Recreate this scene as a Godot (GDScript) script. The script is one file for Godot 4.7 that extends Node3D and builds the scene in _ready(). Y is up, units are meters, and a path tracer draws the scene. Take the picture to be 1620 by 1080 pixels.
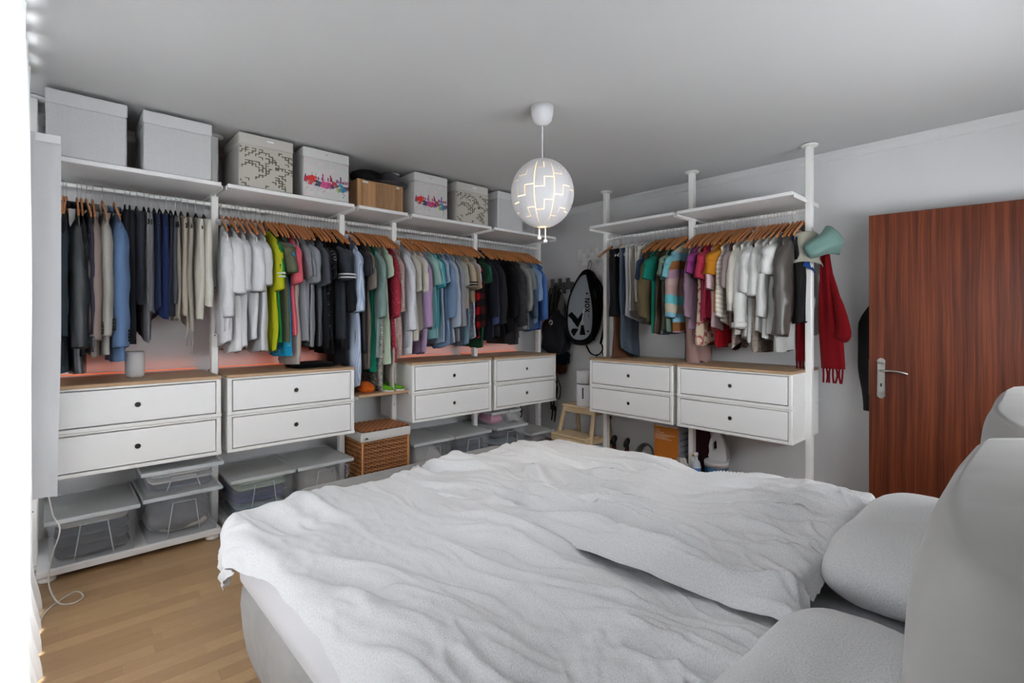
extends Node3D
# Bedroom with a white wardrobe system on two walls. Metres; x runs along the wardrobe wall, -z into the room towards it, floor at y = 0.

const YAW := 0.7407
const F_PX := 791.8            # focal length for a 1620 x 1080 frame
const EYE := 1.30
const CEIL := 2.47
const DF := 3.362              # distance to the drawer fronts on the back wall
const XF := 3.457              # distance to the drawer fronts on the right wall
const XA := -0.067             # left end of the first unit
const DB := 2.776              # far end of the first unit on the right wall
const PITCH := 0.833
const RAIL_Y := 2.03

var taken := {}
var mats := {}
var noise := FastNoiseLite.new()
var rng := RandomNumberGenerator.new()
var cloth_tex: Texture2D
var weave_nrm: Texture2D
var grain_tex: Texture2D
var hanger0 = {}

# ---------------------------------------------------------------- naming
func numbered(called: String) -> String:
	if not taken.has(called):
		taken[called] = 0
		return called
	taken[called] += 1
	return "%s_%03d" % [called, taken[called]]

func tag(o, label: String, category: String, group := ""):
	o.set_meta("label", label)
	o.set_meta("category", category)
	if group != "":
		o.set_meta("group", group)
	return o

func thing(called: String, label: String, category: String, at := Vector3.ZERO, turn := 0.0, group := ""):
	var o := Node3D.new()
	o.name = numbered(called)
	add_child(o)
	o.position = at
	o.rotation.y = turn
	return tag(o, label, category, group)

func part(called: String, mesh: Mesh, m: Material, parent, at := Vector3.ZERO):
	var o := MeshInstance3D.new()
	o.name = called if parent != self else numbered(called)
	o.mesh = mesh
	o.material_override = m
	o.position = at
	parent.add_child(o, true)
	return o

func struct(called: String, mesh: Mesh, m: Material):
	var o = part(called, mesh, m, self)
	o.set_meta("kind", "structure")
	return o

# ---------------------------------------------------------------- shapes
func st_new() -> SurfaceTool:
	var st := SurfaceTool.new()
	st.begin(Mesh.PRIMITIVE_TRIANGLES)
	return st

func done(st: SurfaceTool) -> ArrayMesh:
	st.generate_normals()
	return st.commit()

func tri(st: SurfaceTool, a: Vector3, b: Vector3, c: Vector3, out: Vector3):
	# clockwise seen from outside
	if (c - a).cross(b - a).dot(out) < 0.0:
		var k := b
		b = c
		c = k
	for p in [a, b, c]:
		var n := out.abs()
		var uv := Vector2(p.x, p.y)
		if n.x > n.y and n.x > n.z:
			uv = Vector2(p.z, p.y)
		elif n.y > n.z:
			uv = Vector2(p.x, p.z)
		st.set_uv(uv)
		st.add_vertex(p)

func quad(st: SurfaceTool, a: Vector3, b: Vector3, c: Vector3, d: Vector3, out: Vector3):
	tri(st, a, b, c, out)
	tri(st, a, c, d, out)

func add_box(st: SurfaceTool, c: Vector3, s: Vector3, bev := 0.002, t := Basis()):
	st.set_smooth_group(-1)
	var h := s * 0.5
	var b: float = min(bev, min(h.x, min(h.y, h.z)) * 0.9)
	for ax in 3:
		var u := (ax + 1) % 3
		var v := (ax + 2) % 3
		for sg in [-1.0, 1.0]:
			var q := []
			for k in [[-1, -1], [1, -1], [1, 1], [-1, 1]]:
				var p := Vector3()
				p[ax] = sg * h[ax]
				p[u] = k[0] * (h[u] - b)
				p[v] = k[1] * (h[v] - b)
				q.append(c + t * p)
			var n := Vector3()
			n[ax] = sg
			quad(st, q[0], q[1], q[2], q[3], t * n)
		if b <= 0.0:
			continue
		for su in [-1.0, 1.0]:
			for sv in [-1.0, 1.0]:
				var e := []
				for k in [[0, -1], [0, 1], [1, 1], [1, -1]]:
					var p := Vector3()
					p[ax] = k[1] * (h[ax] - b)
					p[u] = su * (h[u] - (b if k[0] == 1 else 0.0))
					p[v] = sv * (h[v] - (0.0 if k[0] == 1 else b))
					e.append(c + t * p)
				var n := Vector3()
				n[u] = su
				n[v] = sv
				quad(st, e[0], e[1], e[2], e[3], t * n)
	if b > 0.0:
		for sx in [-1.0, 1.0]:
			for sy in [-1.0, 1.0]:
				for sz in [-1.0, 1.0]:
					var n := Vector3(sx, sy, sz)
					tri(st, c + t * (n * Vector3(h.x, h.y - b, h.z - b)), c + t * (n * Vector3(h.x - b, h.y, h.z - b)), c + t * (n * Vector3(h.x - b, h.y - b, h.z)), t * n)

func box(c: Vector3, s: Vector3, bev := 0.002, t := Basis()) -> ArrayMesh:
	var st := st_new()
	add_box(st, c, s, bev, t)
	return done(st)

func grid(P: PackedVector3Array, rows: int, cols: int, wrap: bool, UV := PackedVector2Array(), cap := false) -> ArrayMesh:
	# smooth surface through rows x cols points; wrap closes the columns
	var n := P.size()
	var N := PackedVector3Array()
	N.resize(n)
	var I := PackedInt32Array()
	var cc := cols if wrap else cols - 1
	for r in rows - 1:
		for c in cc:
			var a := r * cols + c
			var b := r * cols + (c + 1) % cols
			var d := (r + 1) * cols + c
			var e := (r + 1) * cols + (c + 1) % cols
			I.append_array([a, b, e, a, e, d])
			var f := (P[e] - P[a]).cross(P[b] - P[a])
			var g := (P[d] - P[a]).cross(P[e] - P[a])
			N[a] += f + g
			N[b] += f
			N[e] += f + g
			N[d] += g
	if cap:
		for row in [0, rows - 1]:
			for c in range(1, cols - 1):
				var a: int = row * cols
				if row == 0:
					I.append_array([a, a + c + 1, a + c])
				else:
					I.append_array([a, a + c, a + c + 1])
	for i in n:
		N[i] = N[i].normalized()
	var A := []
	A.resize(Mesh.ARRAY_MAX)
	A[Mesh.ARRAY_VERTEX] = P
	A[Mesh.ARRAY_NORMAL] = N
	if UV.size() == n:
		A[Mesh.ARRAY_TEX_UV] = UV
	A[Mesh.ARRAY_INDEX] = I
	var m := ArrayMesh.new()
	m.add_surface_from_arrays(Mesh.PRIMITIVE_TRIANGLES, A)
	return m

func add_tube(st: SurfaceTool, pts: Array, rad, seg := 8, flat := 1.0, side := Vector3.ZERO):
	st.set_smooth_group(0)
	var rings := []
	var n := pts.size()
	var prev := Vector3.ZERO
	for i in n:
		var tan: Vector3 = (pts[min(i + 1, n - 1)] - pts[max(i - 1, 0)]).normalized()
		var x: Vector3
		if side != Vector3.ZERO:
			x = (side - tan * side.dot(tan)).normalized()
		elif prev == Vector3.ZERO:
			x = tan.cross(Vector3.UP if abs(tan.y) < 0.9 else Vector3.RIGHT).normalized()
		else:
			x = (prev - tan * prev.dot(tan)).normalized()
		prev = x
		var y := tan.cross(x)
		var r: float = rad[i] if rad is Array else rad
		var ring := []
		for k in seg:
			var a := TAU * k / seg
			ring.append(pts[i] + x * cos(a) * r + y * sin(a) * r * flat)
		rings.append(ring)
	for i in n - 1:
		for k in seg:
			var k2 := (k + 1) % seg
			var o: Vector3 = (rings[i][k] + rings[i][k2]) * 0.5 - pts[i]
			quad(st, rings[i][k], rings[i][k2], rings[i + 1][k2], rings[i + 1][k], o)
	st.set_smooth_group(-1)
	for e in [0, n - 1]:
		var dir: Vector3 = pts[0] - pts[1] if e == 0 else pts[n - 1] - pts[n - 2]
		for k in range(1, seg - 1):
			tri(st, rings[e][0], rings[e][k], rings[e][k + 1], dir)

func tube(pts: Array, rad, seg := 8, flat := 1.0, side := Vector3.ZERO) -> ArrayMesh:
	var st := st_new()
	add_tube(st, pts, rad, seg, flat, side)
	return done(st)

func curve(pts: Array, steps := 6) -> Array:
	# Catmull-Rom through the points
	var out := []
	var n := pts.size()
	for i in n - 1:
		var p0: Vector3 = pts[max(i - 1, 0)]
		var p1: Vector3 = pts[i]
		var p2: Vector3 = pts[i + 1]
		var p3: Vector3 = pts[min(i + 2, n - 1)]
		for k in steps:
			out.append(p1.cubic_interpolate(p2, p0, p3, float(k) / steps))
	out.append(pts[n - 1])
	return out

func lathe(prof: Array, seg := 32, sx := 1.0, sz := 1.0) -> ArrayMesh:
	# profile of (radius, height), bottom to top
	var P := PackedVector3Array()
	for p in prof:
		for k in seg:
			var a := TAU * k / seg
			P.append(Vector3(cos(a) * p[0] * sx, p[1], sin(a) * p[0] * sz))
	return grid(P, prof.size(), seg, true)

func sstep(a: float, b: float, x: float) -> float:
	return smoothstep(a, b, x)

# ---------------------------------------------------------------- materials
func mat(key: String, col: Color, rough := 0.6, how := {}) -> StandardMaterial3D:
	if mats.has(key):
		return mats[key]
	var m := StandardMaterial3D.new()
	m.resource_name = key
	m.albedo_color = col
	m.roughness = rough
	for k in how:
		m.set(k, how[k])
	mats[key] = m
	return m

func noise_tex(seed_: int, freq: float, size: int, ramp: Array, octaves := 3, kind := FastNoiseLite.TYPE_SIMPLEX_SMOOTH, nrm := false, bump := 4.0) -> NoiseTexture2D:
	var n := FastNoiseLite.new()
	n.seed = seed_
	n.frequency = freq
	n.noise_type = kind
	n.fractal_octaves = octaves
	var t := NoiseTexture2D.new()
	t.width = size
	t.height = size
	t.seamless = true
	t.noise = n
	if nrm:
		t.as_normal_map = true
		t.bump_strength = bump
	elif ramp.size() > 0:
		var g := Gradient.new()
		g.offsets = PackedFloat32Array(range(ramp.size()).map(func(i): return float(i) / (ramp.size() - 1)))
		g.colors = PackedColorArray(ramp)
		t.color_ramp = g
	return t

func cloth(col: Color, rough := 0.95, kind := "cloth") -> StandardMaterial3D:
	var key := kind + col.to_html(false)
	if mats.has(key):
		return mats[key]
	var m := mat(key, col, rough, {"albedo_texture": cloth_tex, "uv1_triplanar": true, "uv1_scale": Vector3(7, 7, 7), "normal_enabled": true, "normal_texture": weave_nrm, "normal_scale": 0.5})
	if kind == "leather":
		m.roughness = 0.38
		m.normal_scale = 0.25
		m.clearcoat_enabled = true
		m.clearcoat = 0.3
		m.clearcoat_roughness = 0.3
	else:
		m.metallic_specular = 0.25
		m.rim_enabled = true
		m.rim = 0.25
		m.rim_tint = 0.5
	return m

func wood(key: String, a: Color, b: Color, scale: Vector3, rough := 0.45) -> StandardMaterial3D:
	# grain stretched along one axis of the mesh's own space
	return mat(key, Color.WHITE, rough, {"albedo_texture": noise_tex(hash(key) % 1000, 0.02, 256, [a, a.lerp(b, 0.55), b, a.lerp(b, 0.3), b], 4), "uv1_triplanar": true, "uv1_scale": scale, "uv1_triplanar_sharpness": 8.0})

func pattern(name_: String, c: Array) -> StandardMaterial3D:
	# woven or printed cloth patterns; one repeat is 0.16 m
	var key := "pattern_" + name_ + str(c)
	if mats.has(key):
		return mats[key]
	var s := 64
	var im := Image.create(s, s, false, Image.FORMAT_RGB8)
	var cols := c.map(func(h): return Color(h))
	im.fill(cols[0])
	var r := RandomNumberGenerator.new()
	r.seed = hash(key)
	match name_:
		"vstripe":
			for i in 16:
				im.fill_rect(Rect2i(i * 4, 0, 2, s), cols[1])
		"hstripe":
			for i in 5:
				im.fill_rect(Rect2i(0, i * 13, s, 5), cols[1])
		"finestripe":
			for i in 11:
				im.fill_rect(Rect2i(0, i * 6, s, 2), cols[1])
		"plaid":
			for y in s:
				for x in s:
					var k := int(int(x / 16) % 2 == 0) + int(int(y / 16) % 2 == 0)
					im.set_pixel(x, y, [cols[0], cols[0].lerp(cols[1], 0.75), cols[1]][k])
		"check":
			for y in s:
				for x in s:
					if x % 8 < 2 or y % 8 < 2:
						im.set_pixel(x, y, cols[1])
		"spots":
			for i in 90:
				var x := r.randi_range(0, s - 4)
				var y := r.randi_range(0, s - 4)
				im.fill_rect(Rect2i(x, y, r.randi_range(2, 4), r.randi_range(2, 4)), cols[1 + i % (cols.size() - 1)])
		"camo":
			var f := FastNoiseLite.new()
			f.seed = 9
			f.frequency = 0.05
			for y in s:
				for x in s:
					var v := f.get_noise_2d(x, y)
					im.set_pixel(x, y, cols[1] if v > 0.12 else cols[0])
		"tweed":
			for y in s:
				for x in s:
					im.set_pixel(x, y, cols[0].lerp(cols[1], r.randf()))
		"bands":
			var h := s / (cols.size())
			for i in cols.size():
				im.fill_rect(Rect2i(0, i * h, s, h + 1), cols[i])
		"print":
			for i in 14:
				var x := r.randi_range(0, s - 10)
				var y := r.randi_range(0, s - 10)
				for k in 10:
					im.set_pixel(clampi(x + k, 0, s - 1), clampi(y + int(k * r.randf_range(-0.6, 1.2)), 0, s - 1), cols[1])
	var m := mat(key, Color.WHITE, 0.95, {"albedo_texture": ImageTexture.create_from_image(im), "uv1_scale": Vector3(6.2, 6.2, 1), "metallic_specular": 0.25})
	if name_ == "bands":
		m.uv1_scale = Vector3(2.1, 2.1, 1)
	if name_ == "camo" or name_ == "plaid":
		m.uv1_scale = Vector3(4, 4, 1)
	return m

func metal_white() -> StandardMaterial3D:
	return mat("white lacquered steel", Color(0.945, 0.945, 0.935), 0.35)
func white_board() -> StandardMaterial3D:
	return mat("white lacquered board", Color(0.95, 0.95, 0.95), 0.4)
func oak() -> StandardMaterial3D:
	return wood("light oak veneer", Color(0.75, 0.63, 0.49), Color(0.67, 0.54, 0.405), Vector3(1.0, 14, 14))
func dark_metal() -> StandardMaterial3D:
	return mat("dark plastic", Color(0.05, 0.05, 0.055), 0.5)
func chrome() -> StandardMaterial3D:
	return mat("satin steel", Color(0.72, 0.71, 0.69), 0.28, {"metallic": 1.0})

# ---------------------------------------------------------------- the room
func room():
	var wall := mat("white wall paint", Color(0.85, 0.85, 0.852), 0.9, {"heightmap_enabled": false})
	wall.normal_enabled = true
	wall.normal_texture = noise_tex(5, 0.06, 256, [], 3, FastNoiseLite.TYPE_SIMPLEX_SMOOTH, true, 2.0)
	wall.normal_scale = 0.12
	wall.uv1_triplanar = true
	wall.uv1_scale = Vector3(2, 2, 2)
	var ceilm := mat("white ceiling paint", Color(0.775, 0.775, 0.775), 0.95)
	var x0 := -0.24
	var x1 := 4.03
	var z0 := -3.93
	var z1 := 0.55
	var cx := (x0 + x1) / 2
	var cz := (z0 + z1) / 2
	var w := x1 - x0
	var l := z1 - z0
	struct("floor", box(Vector3(cx, -0.06, cz), Vector3(w + 0.4, 0.1, l + 0.4), 0), wood("laminate underlay", Color(0.56, 0.42, 0.30), Color(0.50, 0.36, 0.25), Vector3(0.8, 12, 12)))
	struct("ceiling", box(Vector3(cx, CEIL + 0.06, cz), Vector3(w + 0.4, 0.12, l + 0.4), 0), ceilm)
	struct("wall_back", box(Vector3(cx, CEIL / 2, z0 - 0.06), Vector3(w + 0.4, CEIL, 0.12), 0), wall)
	struct("wall_right", box(Vector3(x1 + 0.06, CEIL / 2, cz), Vector3(0.12, CEIL, l), 0), wall)
	# wall behind the bed with a second, high window
	var fx0 := 1.0
	var fx1 := 3.3
	var fy0 := 1.1
	var fy1 := 1.68
	var sf := st_new()
	add_box(sf, Vector3((x0 - 0.2 + fx0) / 2, CEIL / 2, z1 + 0.06), Vector3(fx0 - x0 + 0.2, CEIL, 0.12), 0)
	add_box(sf, Vector3((x1 + 0.2 + fx1) / 2, CEIL / 2, z1 + 0.06), Vector3(x1 + 0.2 - fx1, CEIL, 0.12), 0)
	add_box(sf, Vector3((fx0 + fx1) / 2, fy0 / 2, z1 + 0.06), Vector3(fx1 - fx0, fy0, 0.12), 0)
	add_box(sf, Vector3((fx0 + fx1) / 2, (fy1 + CEIL) / 2, z1 + 0.06), Vector3(fx1 - fx0, CEIL - fy1, 0.12), 0)
	struct("wall_front", done(sf), wall)
	sf = st_new()
	for k in 3:
		add_box(sf, Vector3(lerp(fx0 + 0.03, fx1 - 0.03, k / 2.0), (fy0 + fy1) / 2, z1 + 0.07), Vector3(0.06, fy1 - fy0, 0.06), 0.004)
	for y in [fy0 + 0.03, fy1 - 0.03]:
		add_box(sf, Vector3((fx0 + fx1) / 2, y, z1 + 0.07), Vector3(fx1 - fx0, 0.06, 0.058), 0.004)
	struct("window_2", done(sf), mat("white window frame", Color(0.85, 0.85, 0.85), 0.4))
	# window wall: opening from z -3.0 to 0.3, sill low
	var st := st_new()
	var wz0 := -3.05
	var wz1 := -0.85
	var wy0 := 0.12
	var wy1 := 2.34
	add_box(st, Vector3(x0 - 0.1, CEIL / 2, (z0 + wz0) / 2), Vector3(0.2, CEIL, wz0 - z0), 0)
	add_box(st, Vector3(x0 - 0.1, CEIL / 2, (z1 + wz1) / 2), Vector3(0.2, CEIL, z1 - wz1), 0)
	add_box(st, Vector3(x0 - 0.1, wy0 / 2, (wz0 + wz1) / 2), Vector3(0.2, wy0, wz1 - wz0), 0)
	add_box(st, Vector3(x0 - 0.1, (wy1 + CEIL) / 2, (wz0 + wz1) / 2), Vector3(0.2, CEIL - wy1, wz1 - wz0), 0)
	struct("wall_left", done(st), wall)
	st = st_new()
	for k in 4:
		add_box(st, Vector3(x0 - 0.12, (wy0 + wy1) / 2, lerp(wz0 + 0.03, wz1 - 0.03, k / 3.0)), Vector3(0.06, wy1 - wy0, 0.06), 0.004)
	for y in [wy0 + 0.03, wy1 - 0.03]:
		add_box(st, Vector3(x0 - 0.12, y, (wz0 + wz1) / 2), Vector3(0.059, 0.06, wz1 - wz0), 0.004)
	var win = struct("window_1", done(st), mat("white window frame", Color(0.85, 0.85, 0.85), 0.4))
	for k in 3:
		var za: float = lerp(wz0 + 0.03, wz1 - 0.03, k / 3.0) + 0.03
		var zb: float = lerp(wz0 + 0.03, wz1 - 0.03, (k + 1) / 3.0) - 0.03
		part("pane", box(Vector3(x0 - 0.12, (wy0 + wy1) / 2, (za + zb) / 2), Vector3(0.006, wy1 - wy0 - 0.12, zb - za), 0), mat("window glass", Color(1, 1, 1, 0.04), 0.02, {"transparency": BaseMaterial3D.TRANSPARENCY_ALPHA}), win)
	# cornice along the right wall and the back wall
	var prof := [[0.0, 0.0], [0.0, -0.062], [0.008, -0.062], [0.012, -0.05], [0.012, -0.04], [0.022, -0.028], [0.03, -0.018], [0.042, -0.012], [0.042, 0.0]]
	for side in 2:
		st = st_new()
		for i in prof.size() - 1:
			var p: Array = prof[i]
			var q: Array = prof[i + 1]
			var out := Vector3(q[1] - p[1], -(q[0] - p[0]), 0)
			if side == 0:
				quad(st, Vector3(x1 - p[0], CEIL + p[1], z0), Vector3(x1 - q[0], CEIL + q[1], z0), Vector3(x1 - q[0], CEIL + q[1], z1), Vector3(x1 - p[0], CEIL + p[1], z1), Vector3(-1, -0.6, 0))
			else:
				quad(st, Vector3(x0, CEIL + p[1], z0 + p[0]), Vector3(x0, CEIL + q[1], z0 + q[0]), Vector3(x1, CEIL + q[1], z0 + q[0]), Vector3(x1, CEIL + p[1], z0 + p[0]), Vector3(0, -0.6, 1))
		struct("trim_%d" % (side + 1), done(st), mat("white cornice", Color(0.84, 0.84, 0.84), 0.7))
	st = st_new()
	add_box(st, Vector3(x1 - 0.007, 0.03, (z0 + z1) / 2), Vector3(0.014, 0.06, l), 0.003)
	struct("baseboard_right", done(st), mat("white baseboard", Color(0.8, 0.8, 0.8), 0.5))
	# parquet staves where the floor is seen
	var fl = get_node("floor")
	rng.seed = 11
	var tones := []
	for k in 7:
		var c := Color(0.73, 0.60, 0.445).lerp(Color(0.665, 0.53, 0.385), k / 6.0)
		var m := wood("stave%d" % k, c.lightened(0.03), c.darkened(0.07), Vector3(1.3, 16, 16), 0.38)
		m.albedo_texture = mats["stave0"].albedo_texture if k > 0 else noise_tex(77, 0.02, 256, [Color(1, 1, 1), Color(0.93, 0.92, 0.9), Color(0.98, 0.98, 0.97)], 4)
		m.albedo_color = c
		tones.append(m)
	var row := 0
	var z := -3.9
	while z < -1.0:
		var x := -0.23 - rng.randf() * 0.4
		while x < 1.35:
			var ln := rng.randf_range(0.32, 0.5)
			var a: float = max(x, -0.235)
			var b: float = min(x + ln, 1.4)
			if b - a > 0.02:
				part("floor_stave", box(Vector3((a + b) / 2, -0.0045, z + 0.0345), Vector3(b - a - 0.0006, 0.009, 0.0685), 0.0002), tones[rng.randi() % 7], fl)
			x += ln
		z += 0.069
		row += 1
	st = st_new()
	add_box(st, Vector3(cx, -0.005, -0.25), Vector3(w, 0.009, 1.48), 0)
	add_box(st, Vector3(2.72, -0.005, -2.44), Vector3(2.63, 0.009, 2.9), 0)
	part("floor_field", done(st), mats["laminate underlay"], fl)

func door():
	# open leaf standing just clear of the right wall
	var e := Vector3(3.80, 0, -0.811)
	var h := Vector3(3.915, 0, -0.015)
	var along := (h - e).normalized()
	var wd := (h - e).length()
	var o := Node3D.new()
	o.name = "door_1"
	add_child(o)
	o.set_meta("kind", "structure")
	o.position = e
	o.basis = Basis(along, Vector3.UP, along.cross(Vector3.UP))
	# local z points away from the wall side after this choice; find the room side
	var room_side := -1.0 if (o.basis * Vector3(0, 0, 1)).x > 0 else 1.0
	var grain := mat("mahogany veneer", Color(1, 1, 1), 0.5, {"uv1_scale": Vector3(1, 1, 1)})
	grain.albedo_texture = mahogany()
	grain.uv1_scale = Vector3(1.0 / 0.9, 1.0 / 2.0, 1)
	grain.metallic_specular = 0.35
	part("leaf", box(Vector3(wd / 2, 0.985, 0), Vector3(wd, 1.935, 0.04), 0.002), grain, o)
	var rs := room_side
	var zf := rs * 0.02
	var st := st_new()
	var P := []
	# rounded escutcheon plate
	for k in 9:
		pass
	add_box(st, Vector3(0.062, 0.937, zf + rs * 0.004), Vector3(0.042, 0.205, 0.008), 0.003)
	add_tube(st, [Vector3(0.062, 1.04, zf), Vector3(0.062, 1.04, zf + rs * 0.008)], 0.021, 20)
	add_tube(st, [Vector3(0.062, 0.834, zf), Vector3(0.062, 0.834, zf + rs * 0.008)], 0.021, 20)
	var plate = part("handle_plate", done(st), chrome(), o)
	part("keyhole", box(Vector3(0.062, 0.895, zf + rs * 0.0088), Vector3(0.008, 0.02, 0.002), 0.0005), dark_metal(), plate)
	for y in [1.045, 0.83]:
		part("screw", tube([Vector3(0.062, y, zf + rs * 0.006), Vector3(0.062, y, zf + rs * 0.0105)], 0.005, 10), chrome(), plate)
	var pts := curve([Vector3(0.062, 0.985, zf + rs * 0.006), Vector3(0.062, 0.985, zf + rs * 0.035), Vector3(0.075, 0.985, zf + rs * 0.048), Vector3(0.12, 0.987, zf + rs * 0.05), Vector3(0.17, 0.98, zf + rs * 0.048), Vector3(0.19, 0.972, zf + rs * 0.042)], 5)
	part("door_handle", tube(pts, 0.009, 10, 0.8), chrome(), o)
	part("lock_face", box(Vector3(0.0, 0.937, 0), Vector3(0.003, 0.22, 0.02), 0.0005), chrome(), o)

func mahogany() -> ImageTexture:
	# straight-grained ribbon veneer
	var w := 512
	var h := 512
	var im := Image.create(w, h, false, Image.FORMAT_RGB8)
	var f := FastNoiseLite.new()
	f.seed = 21
	f.frequency = 1.0
	f.fractal_octaves = 3
	var a := Color(0.44, 0.215, 0.11)
	var b := Color(0.285, 0.11, 0.045)
	for y in h:
		for x in w:
			var wob := f.get_noise_2d(x * 0.004, y * 0.004) * 6.0
			var n := f.get_noise_2d((x + wob) * 0.035, y * 0.0016) * 0.8 + 0.5
			var s := f.get_noise_2d((x + wob) * 0.16 + 90.0, y * 0.006) * 0.55
			var k := clampf(n + s, 0.0, 1.0)
			im.set_pixel(x, y, a.lerp(b, k))
	return ImageTexture.create_from_image(im)

# ---------------------------------------------------------------- wardrobe system
func post(x: float, z: float, turn: float, label: String):
	var o = thing("wardrobe_post", label, "post", Vector3(x, 0, z), turn, "white floor-to-ceiling wardrobe posts")
	var st := st_new()
	# hollow-looking steel section: two flanges and a slotted web
	add_box(st, Vector3(0, CEIL / 2, 0), Vector3(0.04, CEIL - 0.03, 0.05), 0.004)
	part("column", done(st), metal_white(), o)
	part("ceiling_plate", lathe([[0.0, CEIL - 0.014], [0.05, CEIL - 0.014], [0.052, CEIL - 0.008], [0.052, CEIL - 0.001], [0.0, CEIL - 0.001]], 24), metal_white(), o)
	part("floor_plate", lathe([[0.0, 0.001], [0.055, 0.001], [0.055, 0.008], [0.045, 0.014], [0.0, 0.014]], 24), metal_white(), o)
	st = st_new()
	for y in [0.3, 0.62, 1.2, 1.5]:
		add_tube(st, [Vector3(0, y, 0.0245), Vector3(0, y, 0.0256)], 0.004, 8)
	part("bolt_hole", done(st), dark_metal(), o)

func shelf(x: float, z: float, w: float, turn: float, y: float, label: String, m: Material, called := "wardrobe_shelf", depth := 0.51, plate := 0.024):
	# local: x along the front, +z out of the wall, origin at middle of the front edge
	var o = thing(called, label, "shelf", Vector3(x, y, z), turn)
	part("board", box(Vector3(0, -plate / 2, -depth / 2), Vector3(w - 0.008, plate, depth), 0.003), m, o)
	for s in [-1, 1]:
		var st := st_new()
		add_box(st, Vector3(s * (w / 2 + 0.001), -plate - 0.004, -depth / 2 + 0.01), Vector3(0.008, 0.022, depth - 0.03), 0.002)
		part("bracket", done(st), metal_white(), o)

func rail(x: float, z: float, w: float, turn: float, label: String):
	var o = thing("clothes_rail", label, "clothes rail", Vector3(x, RAIL_Y, z), turn, "white clothes rails")
	part("bar", tube([Vector3(-w / 2, 0, 0), Vector3(w / 2, 0, 0)], 0.0125, 16), metal_white(), o)
	for s in [-1, 1]:
		part("rail_bracket", box(Vector3(s * (w / 2 - 0.004), 0.02, 0), Vector3(0.008, 0.075, 0.035), 0.002), metal_white(), o)

func drawer_unit(x: float, z: float, turn: float, label: String):
	var w := 0.799
	var dep := 0.51
	var y0 := 0.498
	var y1 := 0.966
	var o = thing("drawer_unit", label, "drawers", Vector3(x, y0, z), turn, "white two-drawer units with oak tops")
	var hgt := (y1 - y0 - 0.018) / 2
	for k in 2:
		var b := k * hgt
		var st := st_new()
		var t := 0.011
		for s in [-1, 1]:
			add_box(st, Vector3(s * (w / 2 - 0.0125), b + hgt / 2, -dep / 2), Vector3(0.025, hgt - 0.002, dep), 0.004)
			add_box(st, Vector3(s * (w / 2 - 0.011), b + 0.012, -dep / 2), Vector3(0.026, 0.022, dep + 0.004), 0.003)
		add_box(st, Vector3(0, b + 0.011, -dep / 2), Vector3(w - 0.04, 0.02, dep - 0.002), 0.002)
		add_box(st, Vector3(0, b + hgt - 0.006, -dep / 2), Vector3(w - 0.04, 0.011, dep - 0.002), 0.002)
		add_box(st, Vector3(0, b + hgt / 2, -dep + 0.005), Vector3(w - 0.05, hgt - 0.03, 0.008), 0)
		part("casing", done(st), metal_white(), o)
		var fy := b + 0.023 + (hgt - 0.036) / 2
		var fr = part("drawer", box(Vector3(0, 0, 0), Vector3(w - 0.058, hgt - 0.043, 0.018), 0.002), white_board(), o, Vector3(0, fy, -0.009 - 0.002))
		st = st_new()
		var ring := []
		for i in 25:
			ring.append(Vector3(cos(TAU * i / 24) * 0.0165, sin(TAU * i / 24) * 0.0165, 0.0095))
		add_tube(st, ring, 0.0032, 6)
		part("pull_ring", done(st), metal_white(), fr)
		part("finger_hole", tube([Vector3(0, 0, 0.0085), Vector3(0, 0, 0.0098)], 0.0145, 20), dark_metal(), fr)
	part("top_board", box(Vector3(0, y1 - y0 - 0.009, -dep / 2 + 0.001), Vector3(w + 0.002, 0.018, dep + 0.004), 0.003), oak(), o)

func base_shelf(x: float, z: float, label: String):
	var o = thing("base_shelf", label, "shelf", Vector3(x, 0, z), 0, "white base shelves on low feet")
	part("board", box(Vector3(0, 0.046, -0.255), Vector3(0.80, 0.035, 0.51), 0.004), white_board(), o)
	for s in [-1, 1]:
		for t in [-0.04, -0.47]:
			part("foot", lathe([[0.0, 0.0], [0.034, 0.0], [0.036, 0.008], [0.03, 0.028], [0.0, 0.0285]], 18), metal_white(), o, Vector3(s * 0.36, 0.0, t))

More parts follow.
